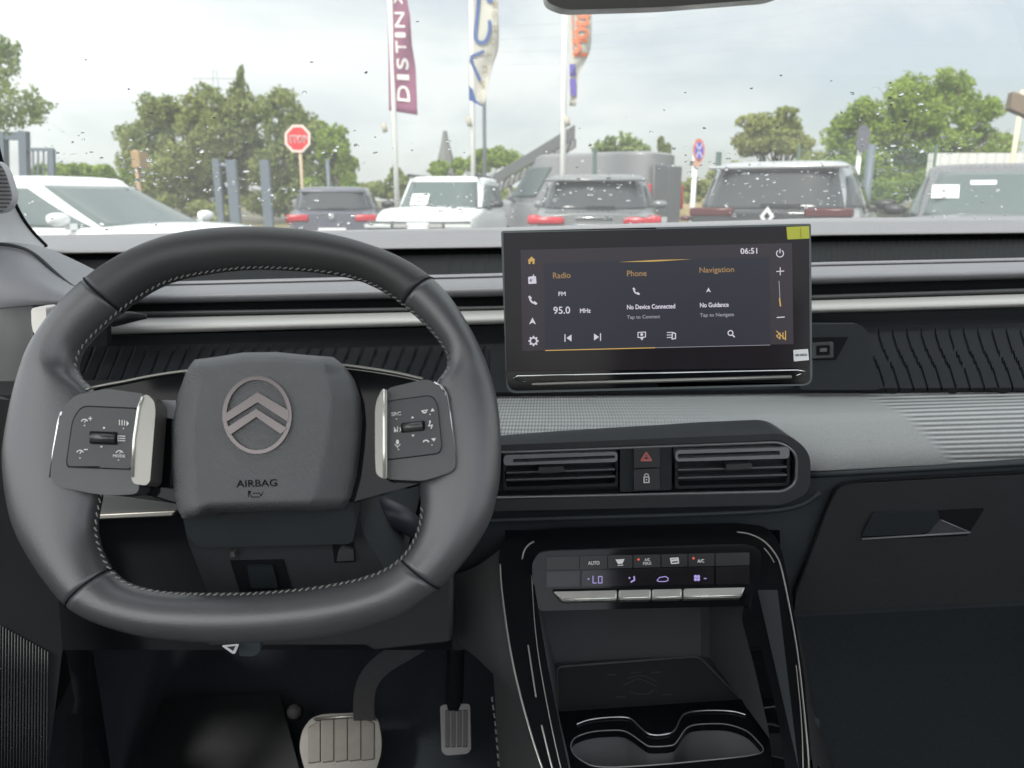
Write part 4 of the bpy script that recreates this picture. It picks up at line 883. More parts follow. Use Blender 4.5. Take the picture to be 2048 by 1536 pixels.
# ---------------- cars
GLS = mat('car_glass', (.085,.11,.105), .06, spec=.6, rvar=.02)
GLSD = mat('car_glass_dark', (.045,.048,.052), .05, spec=.45, rvar=.02)
RED = mat('tail_light_red', (.45,.015,.03), .2, spec=.6)
BLKP = mat('black_trim', (.02,.02,.022), .4)
HEADL = mat('head_light', (.55,.57,.55), .15, spec=.8)
TYRE = mat('tyre', (.02,.02,.02), .85); RIM = mat('rim_metal', (.4,.4,.4), .3, metal=.8)
PLATE = mat('number_plate', (.75,.76,.74), .5)
def sgp(v, p): return (abs(v) ** p) * (1 if v >= 0 else -1)
def car(name, label, loc, deg, L, W, H, paint, hood=.95, belt=1.0, yb=(-.47, .18), yr=(-.40, -.05), roofw=.74, glass=None, van=False, kids=None, tail=None, group='cars parked in the lot'):
    root = empty(name, loc, radians(deg)); tag(root, label, 'van' if van else 'car', group)
    glass = glass or GLS; ORG[root.name] = Vector((0, 0, 0)); w = W / 2
    yb0, yb1, yr0, yr1 = [v * L for v in (*yb, *yr)]
    N = 26; rings = []
    for i in range(N + 1):
        t = -1 + 2 * i / N; y = t * L / 2
        e = 1 - .16 * abs(t) ** 7 - .03 * t * t
        if t > 0: e -= .05 * max(0, t) ** 3
        zt = belt
        if y > yb1 - .05 * L: 
            u = (y - (yb1 - .05 * L)) / (L / 2 - yb1 + .05 * L); zt = lerp(belt, hood - .12, u ** 1.5 if u < 1 else 1) + .06 * sin(pi * min(1, u))
        if y < yb0: zt = belt - (tail or .0) * ((yb0 - y) / (L / 2 + yb0 + 1e-6))
        if abs(t) > .94: zt -= .05 * ((abs(t) - .94) / .06)
        zb = .22 + .1 * max(0, abs(t) - .8) / .2
        ww = w * e
        prof = [(0, zb), (.7 * ww, zb), (.93 * ww, zb + .06), (ww * .985, .45), (ww, .62), (ww * .995, zt * .80), (ww * .965, zt - .06), (ww * .90, zt - .008), (ww * .78, zt + .012), (ww * .4, zt + .03), (0, zt + .035)]
        ring = [Vector((x, y, z)) for x, z in prof] + [Vector((-x, y, z)) for x, z in prof[-2:0:-1]]
        rings.append(ring)
    m = MB(); m.loft(rings, cap=True); m.out('body', paint, root, smooth=True, autosm=45, bevel=0.03)
    # cabin
    def Sx(v): return lerp(w * .93, w * roofw, v ** 1.05)
    def Yl(v): return lerp(yb0, yr0, v ** .9), lerp(yb1, yr1, v ** .93)
    n_ = 5.0
    def S(a, v, g=0.0):
        y0, y1 = Yl(v); yc, yl = (y0 + y1) / 2, (y1 - y0) / 2
        return Vector(((Sx(v) + g) * sgp(cos(a), 2 / n_), yc + (yl + g) * sgp(sin(a), 2 / n_), lerp(belt - .03, H - .075, v)))
    K = 64; rings = [[S(2 * pi * k / K, v / 24) for k in range(K)] for v in range(25)]
    top_ = rings[-1]; c = sum(top_, Vector()) / K
    for sc_, dz in ((.975, .03), (.90, .055), (.6, .07), (.2, .075)):
        rings.append([Vector((c.x + (p.x - c.x) * sc_, c.y + (p.y - c.y) * sc_, H - .075 + dz)) for p in top_])
    m = MB(); m.loft(rings, cap=True); m.out('cabin', paint, root, smooth=True, autosm=50)
    def face(side, f0, f1, v0, v1, nm, mt, g=.018, nf=16, nv=12):
        V = []
        for j in range(nv + 1):
            v = lerp(v0, v1, j / nv); row = []
            y0, y1 = Yl(v); yc, yl = (y0 + y1) / 2, (y1 - y0) / 2
            for i in range(nf + 1):
                q0 = f0(j / nv) if callable(f0) else f0; q1 = f1(j / nv) if callable(f1) else f1
                f = lerp(q0, q1, i / nf); ex = (max(0, 1 - abs(f) ** n_)) ** (1 / n_)
                z = lerp(belt - .03, H - .075, v)
                if side == 'F': p = Vector((Sx(v) * f, yc + (yl + g) * ex + .004, z + .006))
                elif side == 'B': p = Vector((Sx(v) * f, yc - (yl + g) * ex - .004, z + .006))
                elif side == 'R': p = Vector(((Sx(v) + g) * ex, yc + yl * f, z))
                else: p = Vector((-(Sx(v) + g) * ex, yc + yl * f, z))
                row.append(p)
            V.append(row)
        mb_ = MB(); mb_.loft(V, ringclosed=False); o = mb_.out(nm, mt, root, smooth=True); s = o.modifiers.new('s', 'SOLIDIFY'); s.thickness = .006; return o
    face('F', -.82, .82, .10, .93, 'windscreen', glass)
    if not van: face('B', -.84, .84, .16 if True else 0, .90, 'rear_window', GLSD)
    for sd in 'RL':
        if van:
            face(sd, .50, .93, .12, .78, 'side_window', glass)
        else:
            face(sd, .10, lambda q: lerp(.88, .76, q), .10, .88, 'side_window', glass); face(sd, -.50, .05, .10, .88, 'side_window', glass); face(sd, lambda q: lerp(-.90,-.82,q), -.56, .2, .80, 'side_window', glass)
    # mirrors, wheels
    for s in (-1, 1):
        mb_ = MB(); ec = Vector((s * (w * .93 + .13), yb1 - .10 * L, belt + .09))
        mb_.loft([[ec + Vector((.12 * cos(th), .055 * sin(th) * cos(ph) , .062 * sgp(sin(th), .6) * sin(ph))) for ph in [2 * pi * q / 12 for q in range(12)]] for th in [pi * (q + .5) / 9 for q in range(9)]], cap=True); mb_.box((s * (w * .90 + .03), yb1 - .10 * L, belt + .02), (.08, .07, .06)); mb_.out('wing_mirror', paint if not kids or not kids.get('darkmirror') else BLKP, root, smooth=True, autosm=50)
        for yy in (-.30 * L, .31 * L):
            mb_ = MB(); prof = [(-.11, .20), (-.11, .30), (-.08, .335), (.08, .335), (.11, .30), (.11, .20)]
            mb_.loft([[Vector((s * (w - .12) + a, yy + r * cos(2 * pi * k / 24), .335 + r * sin(2 * pi * k / 24))) for k in range(24)] for a, r in prof], cap=True); ty = mb_.out('wheel', TYRE, root, smooth=True, autosm=40)
            mb_ = MB(); mb_.loft([[Vector((s * (w - .12) + s * a, yy + r * cos(2 * pi * k / 24), .335 + r * sin(2 * pi * k / 24))) for k in range(24)] for a, r in ((.05, .2), (.115, .215), (.118, .19), (.10, .05))], cap=True); mb_.out('rim', RIM, ty, smooth=True)
    if kids and kids.get('fn'): kids['fn'](root, L, W, H, belt, w)
    return root
def boxp(root, nm, m, cs, bev=.015):
    mb_ = MB()
    for c, d in cs: mb_.box(c, d)
    return mb_.out(nm, m, root, bevel=bev)
WHITEP = mat('white_paint', (.80,.81,.80), .25, spec=.5, coat=.5, var=.01)
def wh(root, L, W, H, belt, w):
    boxp(root, 'head_light', HEADL, [((-w * .74, L / 2 - .16, .70), (.30, .30, .13))]); boxp(root, 'head_light', HEADL, [((w * .74, L / 2 - .16, .70), (.30, .30, .13))])
    boxp(root, 'grille', BLKP, [((0, L / 2 - .01, .55), (1.0, .04, .18))]); boxp(root, 'wiper', BLKP, [((-.25, .18 * L + .03, belt + .02), (.9, .03, .02))], .004)
car('white_hatchback', 'white hatchback seen from its front corner at the left of the lot', (-4.22, 8.25, 0), -110, 4.1, 1.78, 1.49, WHITEP, hood=.84, belt=.98, yb=(-.46, .20), yr=(-.36, -.06), kids={'fn': wh})
def golf(root, L, W, H, belt, w):
    for s in (-1, 1):
        boxp(root, 'tail_light', RED, [((s * w * .72, -L / 2 + .05, .90), (.42, .16, .13)), ((s * w * .86, -L / 2 + .10, .86), (.14, .2, .16))], .03)
    boxp(root, 'badge', CHROME, [((0, -L / 2 - .03, .93), (.10, .03, .10))], .02); boxp(root, 'rear_wiper', BLKP, [((0.08, -L / 2 + .10, 1.09), (.34, .03, .02))], .005)
    boxp(root, 'roof_antenna', BLKP, [((0, -L * .30, H + .02), (.03, .12, .05))], .01); boxp(root, 'number_plate', PLATE, [((0, -L / 2 - .025, .66), (.52, .02, .11))], .004)
    boxp(root, 'trim_script', CHROME, [((.42, -L / 2 - .02, .93), (.10, .02, .03))], .004); boxp(root, 'roof_spoiler', mat('gray_violet_paint', (.10,.10,.125), .3), [((0, -L * .405, H - .10), (w * 1.45, .16, .04))], .015)
VIOP = mat('violet_grey_paint', (.105,.105,.13), .28, spec=.5, coat=.5, var=.02)
car('grey_hatchback', 'violet-grey hatchback seen from behind, left of the white off-roader', (-3.72, 17.2, 0), 7, 4.25, 1.79, 1.50, VIOP, belt=1.02, yb=(-.475, .2), yr=(-.41, -.02), kids={'fn': golf}, glass=GLSD)
def dust_(root, L, W, H, belt, w):
    boxp(root, 'grille', mat('grille_dark', (.06,.065,.065), .4), [((0, L / 2 + .05, .83), (W * .90, .10, .19))], .03)
    for s in (-1, 1):
        boxp(root, 'head_light', HEADL, [((s * w * .70, L / 2 + .09, .85), (.42, .06, .06))], .01); boxp(root, 'grille_bar', mat('grille_grey_l', (.35,.35,.33), .4), [((s * w * .28, L / 2 + .095, .85), (.26, .04, .06))], .01)
        boxp(root, 'roof_rail', BLKP, [((s * w * .66, -.10 * L, H + .0), (.05, 1.7, .05))], .015)
    lb = MB(); f = lambda x, y: Vector((-x / 100, L / 2 + .062, .85 - y / 100)); 
    lb.box((0, L / 2 + .10, .85), (.34, .03, .10)); lb.out('badge', mat('badge_white', (.8,.8,.78), .4), root, bevel=.01)
    boxp(root, 'lower_grille', BLKP, [((0, L / 2 + .0, .50), (1.1, .05, .18))], .02)
    mb_ = MB(); mb_.box((.33, .735, 1.25), (.30, .006, .30), Matrix.Rotation(radians(52), 3, 'X')); mb_.out('price_sheet', TAGM, root)
    boxp(root, 'windscreen_mirror', BLKP, [((0, .05 * L, 1.42), (.25, .05, .07))], .01)
car('white_offroader', 'boxy white off-roader facing us in the middle of the row', (-1.17, 14.3, 0), 173, 4.34, 1.81, 1.66, WHITEP, hood=1.06, belt=1.08, yb=(-.47, .21), yr=(-.42, .07), roofw=.79, kids={'fn': dust_, 'darkmirror': 1})
GREYP = mat('dark_grey_paint', (.17,.175,.18), .28, spec=.5, coat=.5, var=.02)
def dsuv(root, L, W, H, belt, w):
    for s in (-1, 1): boxp(root, 'tail_light', RED, [((s * w * .70, -L / 2 + .04, .97), (.50, .16, .10)), ((s * w * .88, -L / 2 + .10, .98), (.16, .2, .13))], .03)
    boxp(root, 'number_plate', PLATE, [((0, -L / 2 - .025, .86), (.52, .02, .12))], .004); 
    for s in (-1, 1): boxp(root, 'plate_band', mat('plate_blue', (.03,.12,.5), .5), [((s * .235, -L / 2 - .037, .86), (.05, .006, .115))], .001)
    lb = MB(); txt(lb, 'GT 472 KX', -19, 4, 38, 8, lambda x, y: Vector((x / 100, -L / 2 - .039, .86 - y / 100)), 0, .4); lb.out('plate_lettering', BLKP, root)
    boxp(root, 'rear_wiper', BLKP, [((0.08, -L / 2 + .12, 1.16), (.40, .03, .02))], .005); boxp(root, 'roof_spoiler', GREYP, [((0, -L * .415, H - .09), (w * 1.5, .2, .04))], .015)
    boxp(root, 'trim_script', CHROME, [((0, -L / 2 - .01, 1.0), (.5, .02, .03))], .004)
car('grey_crossover', 'dark grey crossover with red tail lights, seen from behind beside the white off-roader', (1.40, 12.7, 0), -8, 4.4, 1.84, 1.60, GREYP, belt=1.08, yb=(-.475, .2), yr=(-.40, 0), kids={'fn': dsuv}, glass=GLSD)
VANP = mat('van_grey_paint', (.21,.21,.215), .35, spec=.5, coat=.3, var=.02)
def vank(root, L, W, H, belt, w):
    for s in (-1, 1): boxp(root, 'tail_light', RED, [((s * w * .93, -L / 2 + .04, 1.30), (.10, .12, .55))], .02)
    boxp(root, 'rear_door', mat('van_rear_grey', (.14,.14,.15), .4), [((-w * .405, -L / 2 + .00, 1.24), (w * .78, .05, 1.5)), ((w * .405, -L / 2 + .00, 1.24), (w * .78, .05, 1.5))], .02)
    boxp(root, 'number_plate', PLATE, [((-.3, -L / 2 - .04, .80), (.52, .02, .12))], .004)
car('grey_van', 'tall grey panel van parked across behind the dark crossover', (1.55, 19.2, 0), 56, 4.7, 1.95, 2.30, VANP, hood=1.15, belt=1.20, yb=(-.495, .36), yr=(-.49, .17), roofw=.86, van=True, kids={'fn': vank})
SILP = mat('light_silver_paint', (.42,.43,.44), .25, metal=.3, coat=.5, var=.02)
def ren(root, L, W, H, belt, w):
    for s in (-1, 1): boxp(root, 'tail_light', mat('tail_dim', (.085,.018,.022), .2, spec=.3), [((s * w * .62, -L / 2 + .03, 1.12), (.46, .10, .09)), ((s * w * .93, -L / 2 + .16, 1.05), (.10, .30, .05))], .02)
    boxp(root, 'tailgate_band', GLSD, [((0, -L / 2 + .025, 1.06), (w * 1.7, .07, .16))], .03)
    # diamond badge
    mb_ = MB(); o_ = [(0, .095), (.072, 0), (0, -.095), (-.072, 0)]; i_ = [(0, .045), (.033, 0), (0, -.045), (-.033, 0)]
    mb_.prism([Vector((x, -L / 2 - .06, z + 1.08)) for x, z in o_], (0, .05, 0), [[Vector((x, -L / 2 - .06, z + 1.08)) for x, z in i_]]); mb_.out('badge', mat('badge_silver', (.8,.8,.8), .3, metal=.3), root, bevel=.006)
    boxp(root, 'rear_wiper', BLKP, [((0.10, -L / 2 + .10, 1.20), (.40, .03, .02))], .005); boxp(root, 'roof_antenna', BLKP, [((0, -L * .28, H + .03), (.04, .16, .07))], .012)
    boxp(root, 'roof_spoiler', SILP, [((0, -L * .42, H - .08), (w * 1.5, .22, .04))], .015); boxp(root, 'number_plate', PLATE, [((0, -L / 2 - .025, .62), (.52, .02, .12))], .004)
car('silver_crossover', 'light silver crossover with a diamond badge, seen from behind', (3.66, 10.1, 0), -27, 4.6, 1.86, 1.66, SILP, belt=1.10, yb=(-.48, .2), yr=(-.42, -.02), kids={'fn': ren, 'darkmirror': 1}, glass=GLSD)
GOLDP = mat('warm_silver_paint', (.17,.167,.17), .28, metal=.3, coat=.5, var=.02)
def gold(root, L, W, H, belt, w):
    for s in (-1, 1): boxp(root, 'head_light', HEADL, [((s * w * .74, L / 2 - .10, .78), (.36, .30, .12))], .03)
    boxp(root, 'grille', BLKP, [((0, L / 2 + .0, .62), (1.2, .06, .25))], .03)
    
    for nm, x, z, w_, h_ in (('price_sheet', .50, 1.34, .28, .26), ('windscreen_note', .12, 1.44, .26, .08)):
        v = (z - belt + .03) / (H - .075 - belt + .03); yy = lerp(.21 * L, .02 * L, v ** .93) + .03; mb_ = MB(); mb_.box((x, yy, z), (w_, .006, h_), Matrix.Rotation(radians(55), 3, 'X')); mb_.out(nm, TAGM, root)
car('warm_silver_car', 'warm silver car facing us at the right edge with a paper sheet in its windscreen', (5.72, 9.45, 0), 153, 4.5, 1.90, 1.68, GOLDP, hood=1.0, belt=1.04, yb=(-.47, .21), yr=(-.40, .02), roofw=.72, kids={'fn': gold, 'darkmirror': 1})
# ---------------- posts, signs, flags
def pole(name, label, cat, px, Y, ytop, r, m, group=None, zb=0.0, root=None):
    t = P(px, ytop, Y); b0 = Vector((t.x, t.y, zb)); mb_ = MB(); mb_.tube([b0, t], [r, r * .85], 12)
    if root is not None: return mb_.out('pole', m, root, smooth=True)
    return tag(mb_.out(name, m, smooth=True), label, cat, group)
POLEW = mat('pole_white', (.78,.78,.74), .5); TAN = mat('post_tan', (.42,.34,.26), .7); GALV = mat('galvanised', (.33,.35,.36), .5, metal=.3); BLUEG = mat('blue_grey_paint', (.12,.145,.17), .5)
def flag(label, poleX, Y, ytop_pole, left, right, y0, y1, m, letters, drop=None):
    t = P(poleX, ytop_pole, Y); root = empty('flagpole', Vector((t.x, t.y, 0))); tag(root, label, 'flag', 'banner flags on white poles')
    pole('p', '', '', poleX, Y, ytop_pole, .055, POLEW, root=root)
    rows = []; ny = 40; nx = 10
    def F(u, v, off=0.0):
        y = lerp(y0, y1, v); xl = interp(left, y); xr = interp(right, y)
        return P(lerp(xl, xr, u), y + (interp(drop, u) if drop else 0) * v ** 6, Y - .03 - off + .07 * sin(u * 4 + y / 31.0) * u)
    for j in range(ny + 1): rows.append([F(i / nx, j / ny) for i in range(nx + 1)])
    mb_ = MB(); mb_.loft(rows, ringclosed=False); c = mb_.out('flag_cloth', m, root, smooth=True); s = c.modifiers.new('s', 'SOLIDIFY'); s.thickness = .004
    for nm, mt, fn in letters:
        lb = MB(); fn(lb, F); lb.out(nm, mt, c)
    # cord and ring
    mb_ = MB(); mb_.tube([P(poleX - 3, y1 + 22, Y - .05), P(poleX + 1, y1 + 40, Y - .06)], .05, 8); mb_.out('weight_ring', mat('cord_beige', (.45,.42,.34), .8), root, smooth=True)
    return root
def col_text(lb, F, chars, u0, u1, ys, off=.012, bold=.0):
    """letters turned a quarter: reading from the bottom to the top, tops to the left"""
    for ch, (ya, yb_) in zip(chars, ys):
        V, Fc = textgeo(ch)
        for d in (0, bold):
            lb.add([F(lerp(u1, u0, v) + d, lerp(yb_, ya, u) , off) for (u, v) in V], Fc)
PURP = mat('flag_purple', (.24,.09,.15), .8, var=.06, vscale=3); FLW = mat('flag_white', (.50,.48,.42), .8, var=.06, vscale=3)
def vmap(y, y0, y1): return (y - y0) / (y1 - y0)
Y0 = -260
L1 = lambda lb, F: col_text(lb, F, 'DISTINXION', .30, .72, [(vmap(a, Y0, 226), vmap(b_, Y0, 226)) for a, b_ in [(172,203),(150,161),(117,140),(83,107),(66,76),(25,56),(-20,10),(-45,-33),(-85,-52),(-125,-92)]], bold=.03)
flag('white pole flying a purple banner with white letters', 770, 16, -300, [(-260,773),(226,778)], [(-260,812),(0,814),(30,820),(90,824),(130,831),(226,835)], Y0, 224, PURP, [('flag_lettering', mat('letter_pale', (.75,.70,.68), .7), L1)], drop=[(0,-3),(1,6)])
def l2(lb, F):
    g = lambda x, y: (lambda v: F((x - interp(lf2, y)) / max(1, (interp(rt2, y) - interp(lf2, y))), v, .045))(vmap(y, Y0, 212))
    line(lb, smoothpoly([(957,0),(955,25),(952,55),(950,75),(956,84),(966,86),(975,78),(980,60),(979,42)], 2, False), 7, g)
    line(lb, [(967,103),(944,112),(942,122),(960,160)], 6, g); poly(lb, [(938,170),(946,180),(952,200),(966,212),(962,212),(938,200)], g)
    line(lb, [(957,0),(956,-30),(975,-60)], 7, g); line(lb, [(975,-2),(984,3)], 8, g); line(lb, [(950,-90),(985,-130)], 8, g)
lf2 = [(-260,938),(90,938),(150,937),(190,938),(212,962)]; rt2 = [(-260,996),(0,996),(60,998),(100,997),(130,986),(170,976),(212,968)]
def l2b(lb, F):
    g = lambda x, y: (lambda v: F((x - interp(lf2, y)) / max(1, (interp(rt2, y) - interp(lf2, y))), v, .045))(vmap(y, Y0, 212))
    for ch, cx, cy in (('A',965,168),('U',970,139),('T',979,110),('O',987,83),('M',991,58),('O',989,28),('B',989,5),('I',989,-14),('L',989,-35),('E',989,-58)):
        V, Fc = textgeo(ch); lb.add([g(cx + 5 - v * 10, cy + 7 - u * 14) for u, v in V], Fc)
flag('white pole flying a white banner with blue strokes and small brown letters', 939, 17, -300, lf2, rt2, Y0, 212, FLW, [('flag_lettering', mat('flag_blue', (.05,.10,.28), .7), l2), ('flag_lettering', mat('flag_brown', (.30,.24,.14), .7), l2b)])
lf3 = [(-260,1138),(212,1139)]; rt3 = [(-260,1180),(20,1184),(85,1183),(110,1178),(145,1158),(212,1152)]
def l3(lb, F):
    g = lambda x, y: (lambda v: F((x - interp(lf3, y)) / max(1, (interp(rt3, y) - interp(lf3, y))), v, .045))(vmap(y, Y0, 212))
    for ch, cx, cy, s_ in (('M',1160,93,34),('o',1163,64,22),('t',1163,44,16),('o',1165,24,20),('r',1165,2,18)):
        V, Fc = textgeo(ch)
        for d_ in (0, 2, 3.5): lb.add([g(cx + 14 - v * 28 + d_ * .5, cy + s_ / 2 - u * s_ + d_) for u, v in V], Fc)
    line(lb, [(1145,20),(1147,100)], 2.5, g)
def l3b(lb, F):
    g = lambda x, y: (lambda v: F((x - interp(lf3, y)) / max(1, (interp(rt3, y) - interp(lf3, y))), v, .045))(vmap(y, Y0, 212))
    poly(lb, [(1139,128),(1151,128),(1152,152),(1139,152)], g); poly(lb, [(1139,158),(1152,156),(1153,192),(1141,190)], g)
flag('white pole flying a white banner with orange letters and violet blocks', 1135, 15, -300, lf3, rt3, Y0, 212, FLW, [('flag_lettering', mat('flag_orange', (.62,.16,.06), .7), l3), ('flag_print', mat('flag_violet', (.12,.09,.35), .7), l3b)])
tag(pole('lamp_post', 'slim grey lamp post behind the white off-roader', 'lamp post', 965, 17.6, -200, .045, GALV), 'slim grey lamp post rising behind the white off-roader')
# stop sign
def octa(cx, cy, r): return [(cx + r * cos(pi / 8 + k * pi / 4), cy + r * 1.08 * sin(pi / 8 + k * pi / 4)) for k in range(8)]
ss = empty('stop_sign', (P(597, 300, 20).x, 20, 0)); tag(ss, 'red octagonal stop sign on a tan post behind the grey hatchback', 'stop sign')
pole('', '', '', 598, 20.06, 262, .045, mat('post_beige', (.50,.38,.26), .7), root=ss)
SG = Plane((0, 20, 0), (0, -1, 0))
plate('sign_plate', octa(595, 277, 27.5), SG, 0, .02, mat('sign_rim', (.80,.62,.55), .6), ss); plate('sign_face', octa(595, 277, 22.5), SG, .006, .004, mat('sign_red', (.66,.015,.02), .5), ss)
lb = MB(); txt(lb, 'STOP', 577, 286, 36, 15, lambda x, y: SG(x, y, .009), 0, .8); lb.out('sign_lettering', mat('sign_letters', (.92,.80,.78), .6), ss)
# sign seen edge-on
sg = empty('road_sign', (P(272, 380, 14).x, 14, 0)); tag(sg, 'tan sign post seen edge-on beside the large trees at left', 'road sign'); pole('', '', '', 270, 14, 300, .04, mat('post_brown', (.45,.30,.20), .7), root=sg)
mb_ = MB(); mb_.box(P(280, 320, 14), (.14, .5, .28), Matrix.Rotation(radians(8), 3, 'Z')); mb_.out('sign_plate', mat('sign_back_tan', (.40,.27,.13), .7), sg, bevel=.01)
# no-stopping sign, turned away
ns = empty('no_stopping_sign', (P(1392, 380, 13).x, 13, 0)); tag(ns, 'round no-stopping sign with red ring and blue field on a pale post', 'road sign')
pole('', '', '', 1392, 13.02, 285, .045, POLEW, root=ns)
NP_ = Plane(P(1397, 308, 12.95), (0, -1, 0))
def els(cx, cy, rx, ry): return [(cx + rx * cos(2 * pi * k / 24), cy + ry * sin(2 * pi * k / 24)) for k in range(24)]
plate('sign_plate', els(1398, 300, 11.5, 23), NP_, 0, .02, mat('sign_rr', (.50,.12,.08), .6), ns); plate('sign_face', els(1398.5, 301, 8, 17), NP_, .004, .004, mat('sign_blue', (.03,.08,.42), .6), ns)
lb = MB(); line(lb, [(1393,288),(1404,314)], 3, lambda x, y: NP_(x, y, .008)); line(lb, [(1404,288),(1393,314)], 3, lambda x, y: NP_(x, y, .008)); lb.out('sign_cross', mat('sign_pale', (.50,.40,.55), .6), ns)
plate('lower_plate', [(1386,320),(1404,320),(1402,333),(1386,333)], NP_, 0, .01, mat('sign_tan', (.50,.28,.2), .6), ns)
# dark back of a sign and blue post at right
ds = empty('road_sign', (P(1720, 380, 13).x, 13, 0)); tag(ds, 'dark back of two stacked road signs on a pale post before the big green tree', 'road sign'); pole('', '', '', 1724, 13, 255, .04, POLEW, root=ds)
plate('sign_plate', els(1728, 268, 13, 19), Plane((0, 12.93, 0), (0, -1, 0)), 0, .02, mat('sign_back', (.11,.11,.13), .6), ds); plate('sign_plate', els(1725, 289, 13, 15), Plane((0, 12.9, 0), (0, -1, 0)), 0, .02, mat('sign_back', (.11,.11,.13), .6), ds)
pole('gate_post', 'blue-grey steel post right of the dark sign back', 'post', 1745, 14.5, 288, .075, BLUEG)
pole('gate_post', 'short dark green post left of the silver crossover', 'post', 1438, 17, 304, .07, mat('dark_green', (.05,.08,.07), .6))
pole('gate_post', 'thin dark green post above the crossover roof before the van', 'post', 1190, 14.2, 296, .045, mat('dark_green', (.05,.08,.07), .6))
# height barrier left of the hatchback
hb_ = empty('steel_gate', (P(455, 400, 21).x, 21, 0)); tag(hb_, 'blue-grey steel gate frame of tall posts before the trees, behind the steering wheel top', 'gate')
for px, yt_, r in ((432, 318, .09), (462, 320, .13), (529, 320, .12)):
    t_ = P(px, yt_, 21); mb_ = MB(); mb_.box((t_.x, t_.y, t_.z / 2), (r * 2, .16, t_.z)); mb_.out('gate_post', BLUEG, hb_, bevel=.01)
mb_ = MB(); a = P(432, 330, 21); b2 = P(462, 332, 21); mb_.tube([a, b2], .05, 8); mb_.out('crossbar', BLUEG, hb_)
pole('fence_post', 'thin grey-blue post in front of the trees right of the stop sign', 'post', 655, 22, 318, .06, BLUEG)
lg = empty('entrance_gate', (P(40, 400, 15).x, 15, 0)); tag(lg, 'tall blue-grey steel entrance gate at the far left above the white hatchback', 'gate')
def bbar(x0, y0, x1, y1, w, nm, Y=15):
    mb_ = MB(); mb_.tube([P(x0, y0, Y), P(x1, y1, Y)], w, 4); mb_.out(nm, BLUEG, lg)
bbar(48, 262, 54, 500, .10, 'gate_post'); bbar(3, 262, 8, 500, .12, 'gate_post'); bbar(-60, 272, 50, 272, .10, 'crossbar'); bbar(104, 298, 108, 500, .06, 'gate_post'); bbar(50, 299, 107, 299, .04, 'crossbar')
for x in (66, 76, 87, 96): bbar(x, 299, x + 2, 480, .018, 'bar')
# spire, conveyor, ramp
tw = MB(); rows = []
for yy, hw in ((262, 4), (272, 5.5), (290, 9), (310, 14), (330, 19), (350, 24), (372, 31), (397, 40)):
    c = P(890 + (yy - 262) * .02, yy, 70); r = P(890 + hw, yy, 70).x - P(890, yy, 70).x
    rows.append([c + Vector((r * cos(2 * pi * k / 8), r * sin(2 * pi * k / 8), 0)) for k in range(8)])
tw.loft(rows, cap=True); tag(tw.out('spire', mat('slate_grey', (.16,.16,.155), .8, var=.2, vscale=.5)), 'tall grey concave spire above the white off-roader', 'tower')
cv = empty('conveyor', (P(1060, 380, 45).x, 45, 0)); tag(cv, 'long dark conveyor ramp rising to the right behind the flagpoles', 'conveyor')
for y0, y1, w_, nm, m_ in ((372, 278, .35, 'belt_gallery', mat('conv_dark', (.12,.125,.13), .7)), (392, 296, .22, 'lower_rail', mat('conv_light', (.22,.22,.22), .7))):
    a = P(985, y0, 52); b2 = P(1150, y1, 40); mb_ = MB(); dd = (b2 - a); 
    mb_.prism([a, a + Vector((0, 0, w_ * 2)), b2 + Vector((0, 0, w_ * 2)), b2], (0, 1.2, 0)); mb_.out(nm, m_, cv, bevel=.05)
tr2 = MB(); 
for k in range(14):
    t = k / 13; a = P(985, 392, 52).lerp(P(1150, 296, 40), t); b2 = P(985, 372, 52).lerp(P(1150, 278, 40), min(1, t + .04)); tr2.tube([a, b2], .06, 6)
tr2.out('truss', mat('conv_dark', (.12,.125,.13), .7), cv)
for k, px in enumerate((1030, 1090, 1135)):
    t = (px - 985) / 165; a = P(985, 392, 52).lerp(P(1150, 296, 40), t); mb_ = MB(); mb_.tube([(a.x, a.y + .6, 0), (a.x, a.y + .6, a.z)], .12, 8); mb_.out('support', mat('conv_light', (.22,.22,.22), .7), cv)
# grassy bank below the conveyor
GRB = bpy.data.materials.new('dry_bank'); GRB.use_nodes = True; nt = GRB.node_tree; L = nt.links; b = nt.nodes['Principled BSDF']; b.inputs['Roughness'].default_value = .95
tc = nt.nodes.new('ShaderNodeTexCoord'); n1 = nt.nodes.new('ShaderNodeTexNoise'); n1.inputs['Scale'].default_value = .8; n1.inputs['Detail'].default_value = 8; L.new(tc.outputs['Object'], n1.inputs['Vector']); cr = nt.nodes.new('ShaderNodeValToRGB')
cr.color_ramp.elements[0].position = .40; cr.color_ramp.elements[0].color = (.10,.12,.03,1); cr.color_ramp.elements[1].position = .60; cr.color_ramp.elements[1].color = (.34,.24,.13,1); L.new(n1.outputs['Fac'], cr.inputs[0]); L.new(cr.outputs[0], b.inputs['Base Color'])
rows = []
for i in range(25):
    px = lerp(960, 1500, i / 24); crest = interp([(960,432),(1010,410),(1060,372),(1110,330),(1160,308),(1250,330),(1400,380),(1500,420)], px)
    row = []
    for j in range(9):
        t = j / 8; Yd = lerp(27, 38, t); p = P(px, 400, Yd); zc = P(px, crest, 36).z
        row.append(Vector((p.x, p.y, max(0, zc * sin(t * pi / 2)) + .12 * noise.noise(Vector((i * .7, j * .9, 0))))))
    rows.append(row)
mb_ = MB(); mb_.loft(rows, ringclosed=False); tag(mb_.out('dry_bank', GRB, smooth=True), kind='structure')
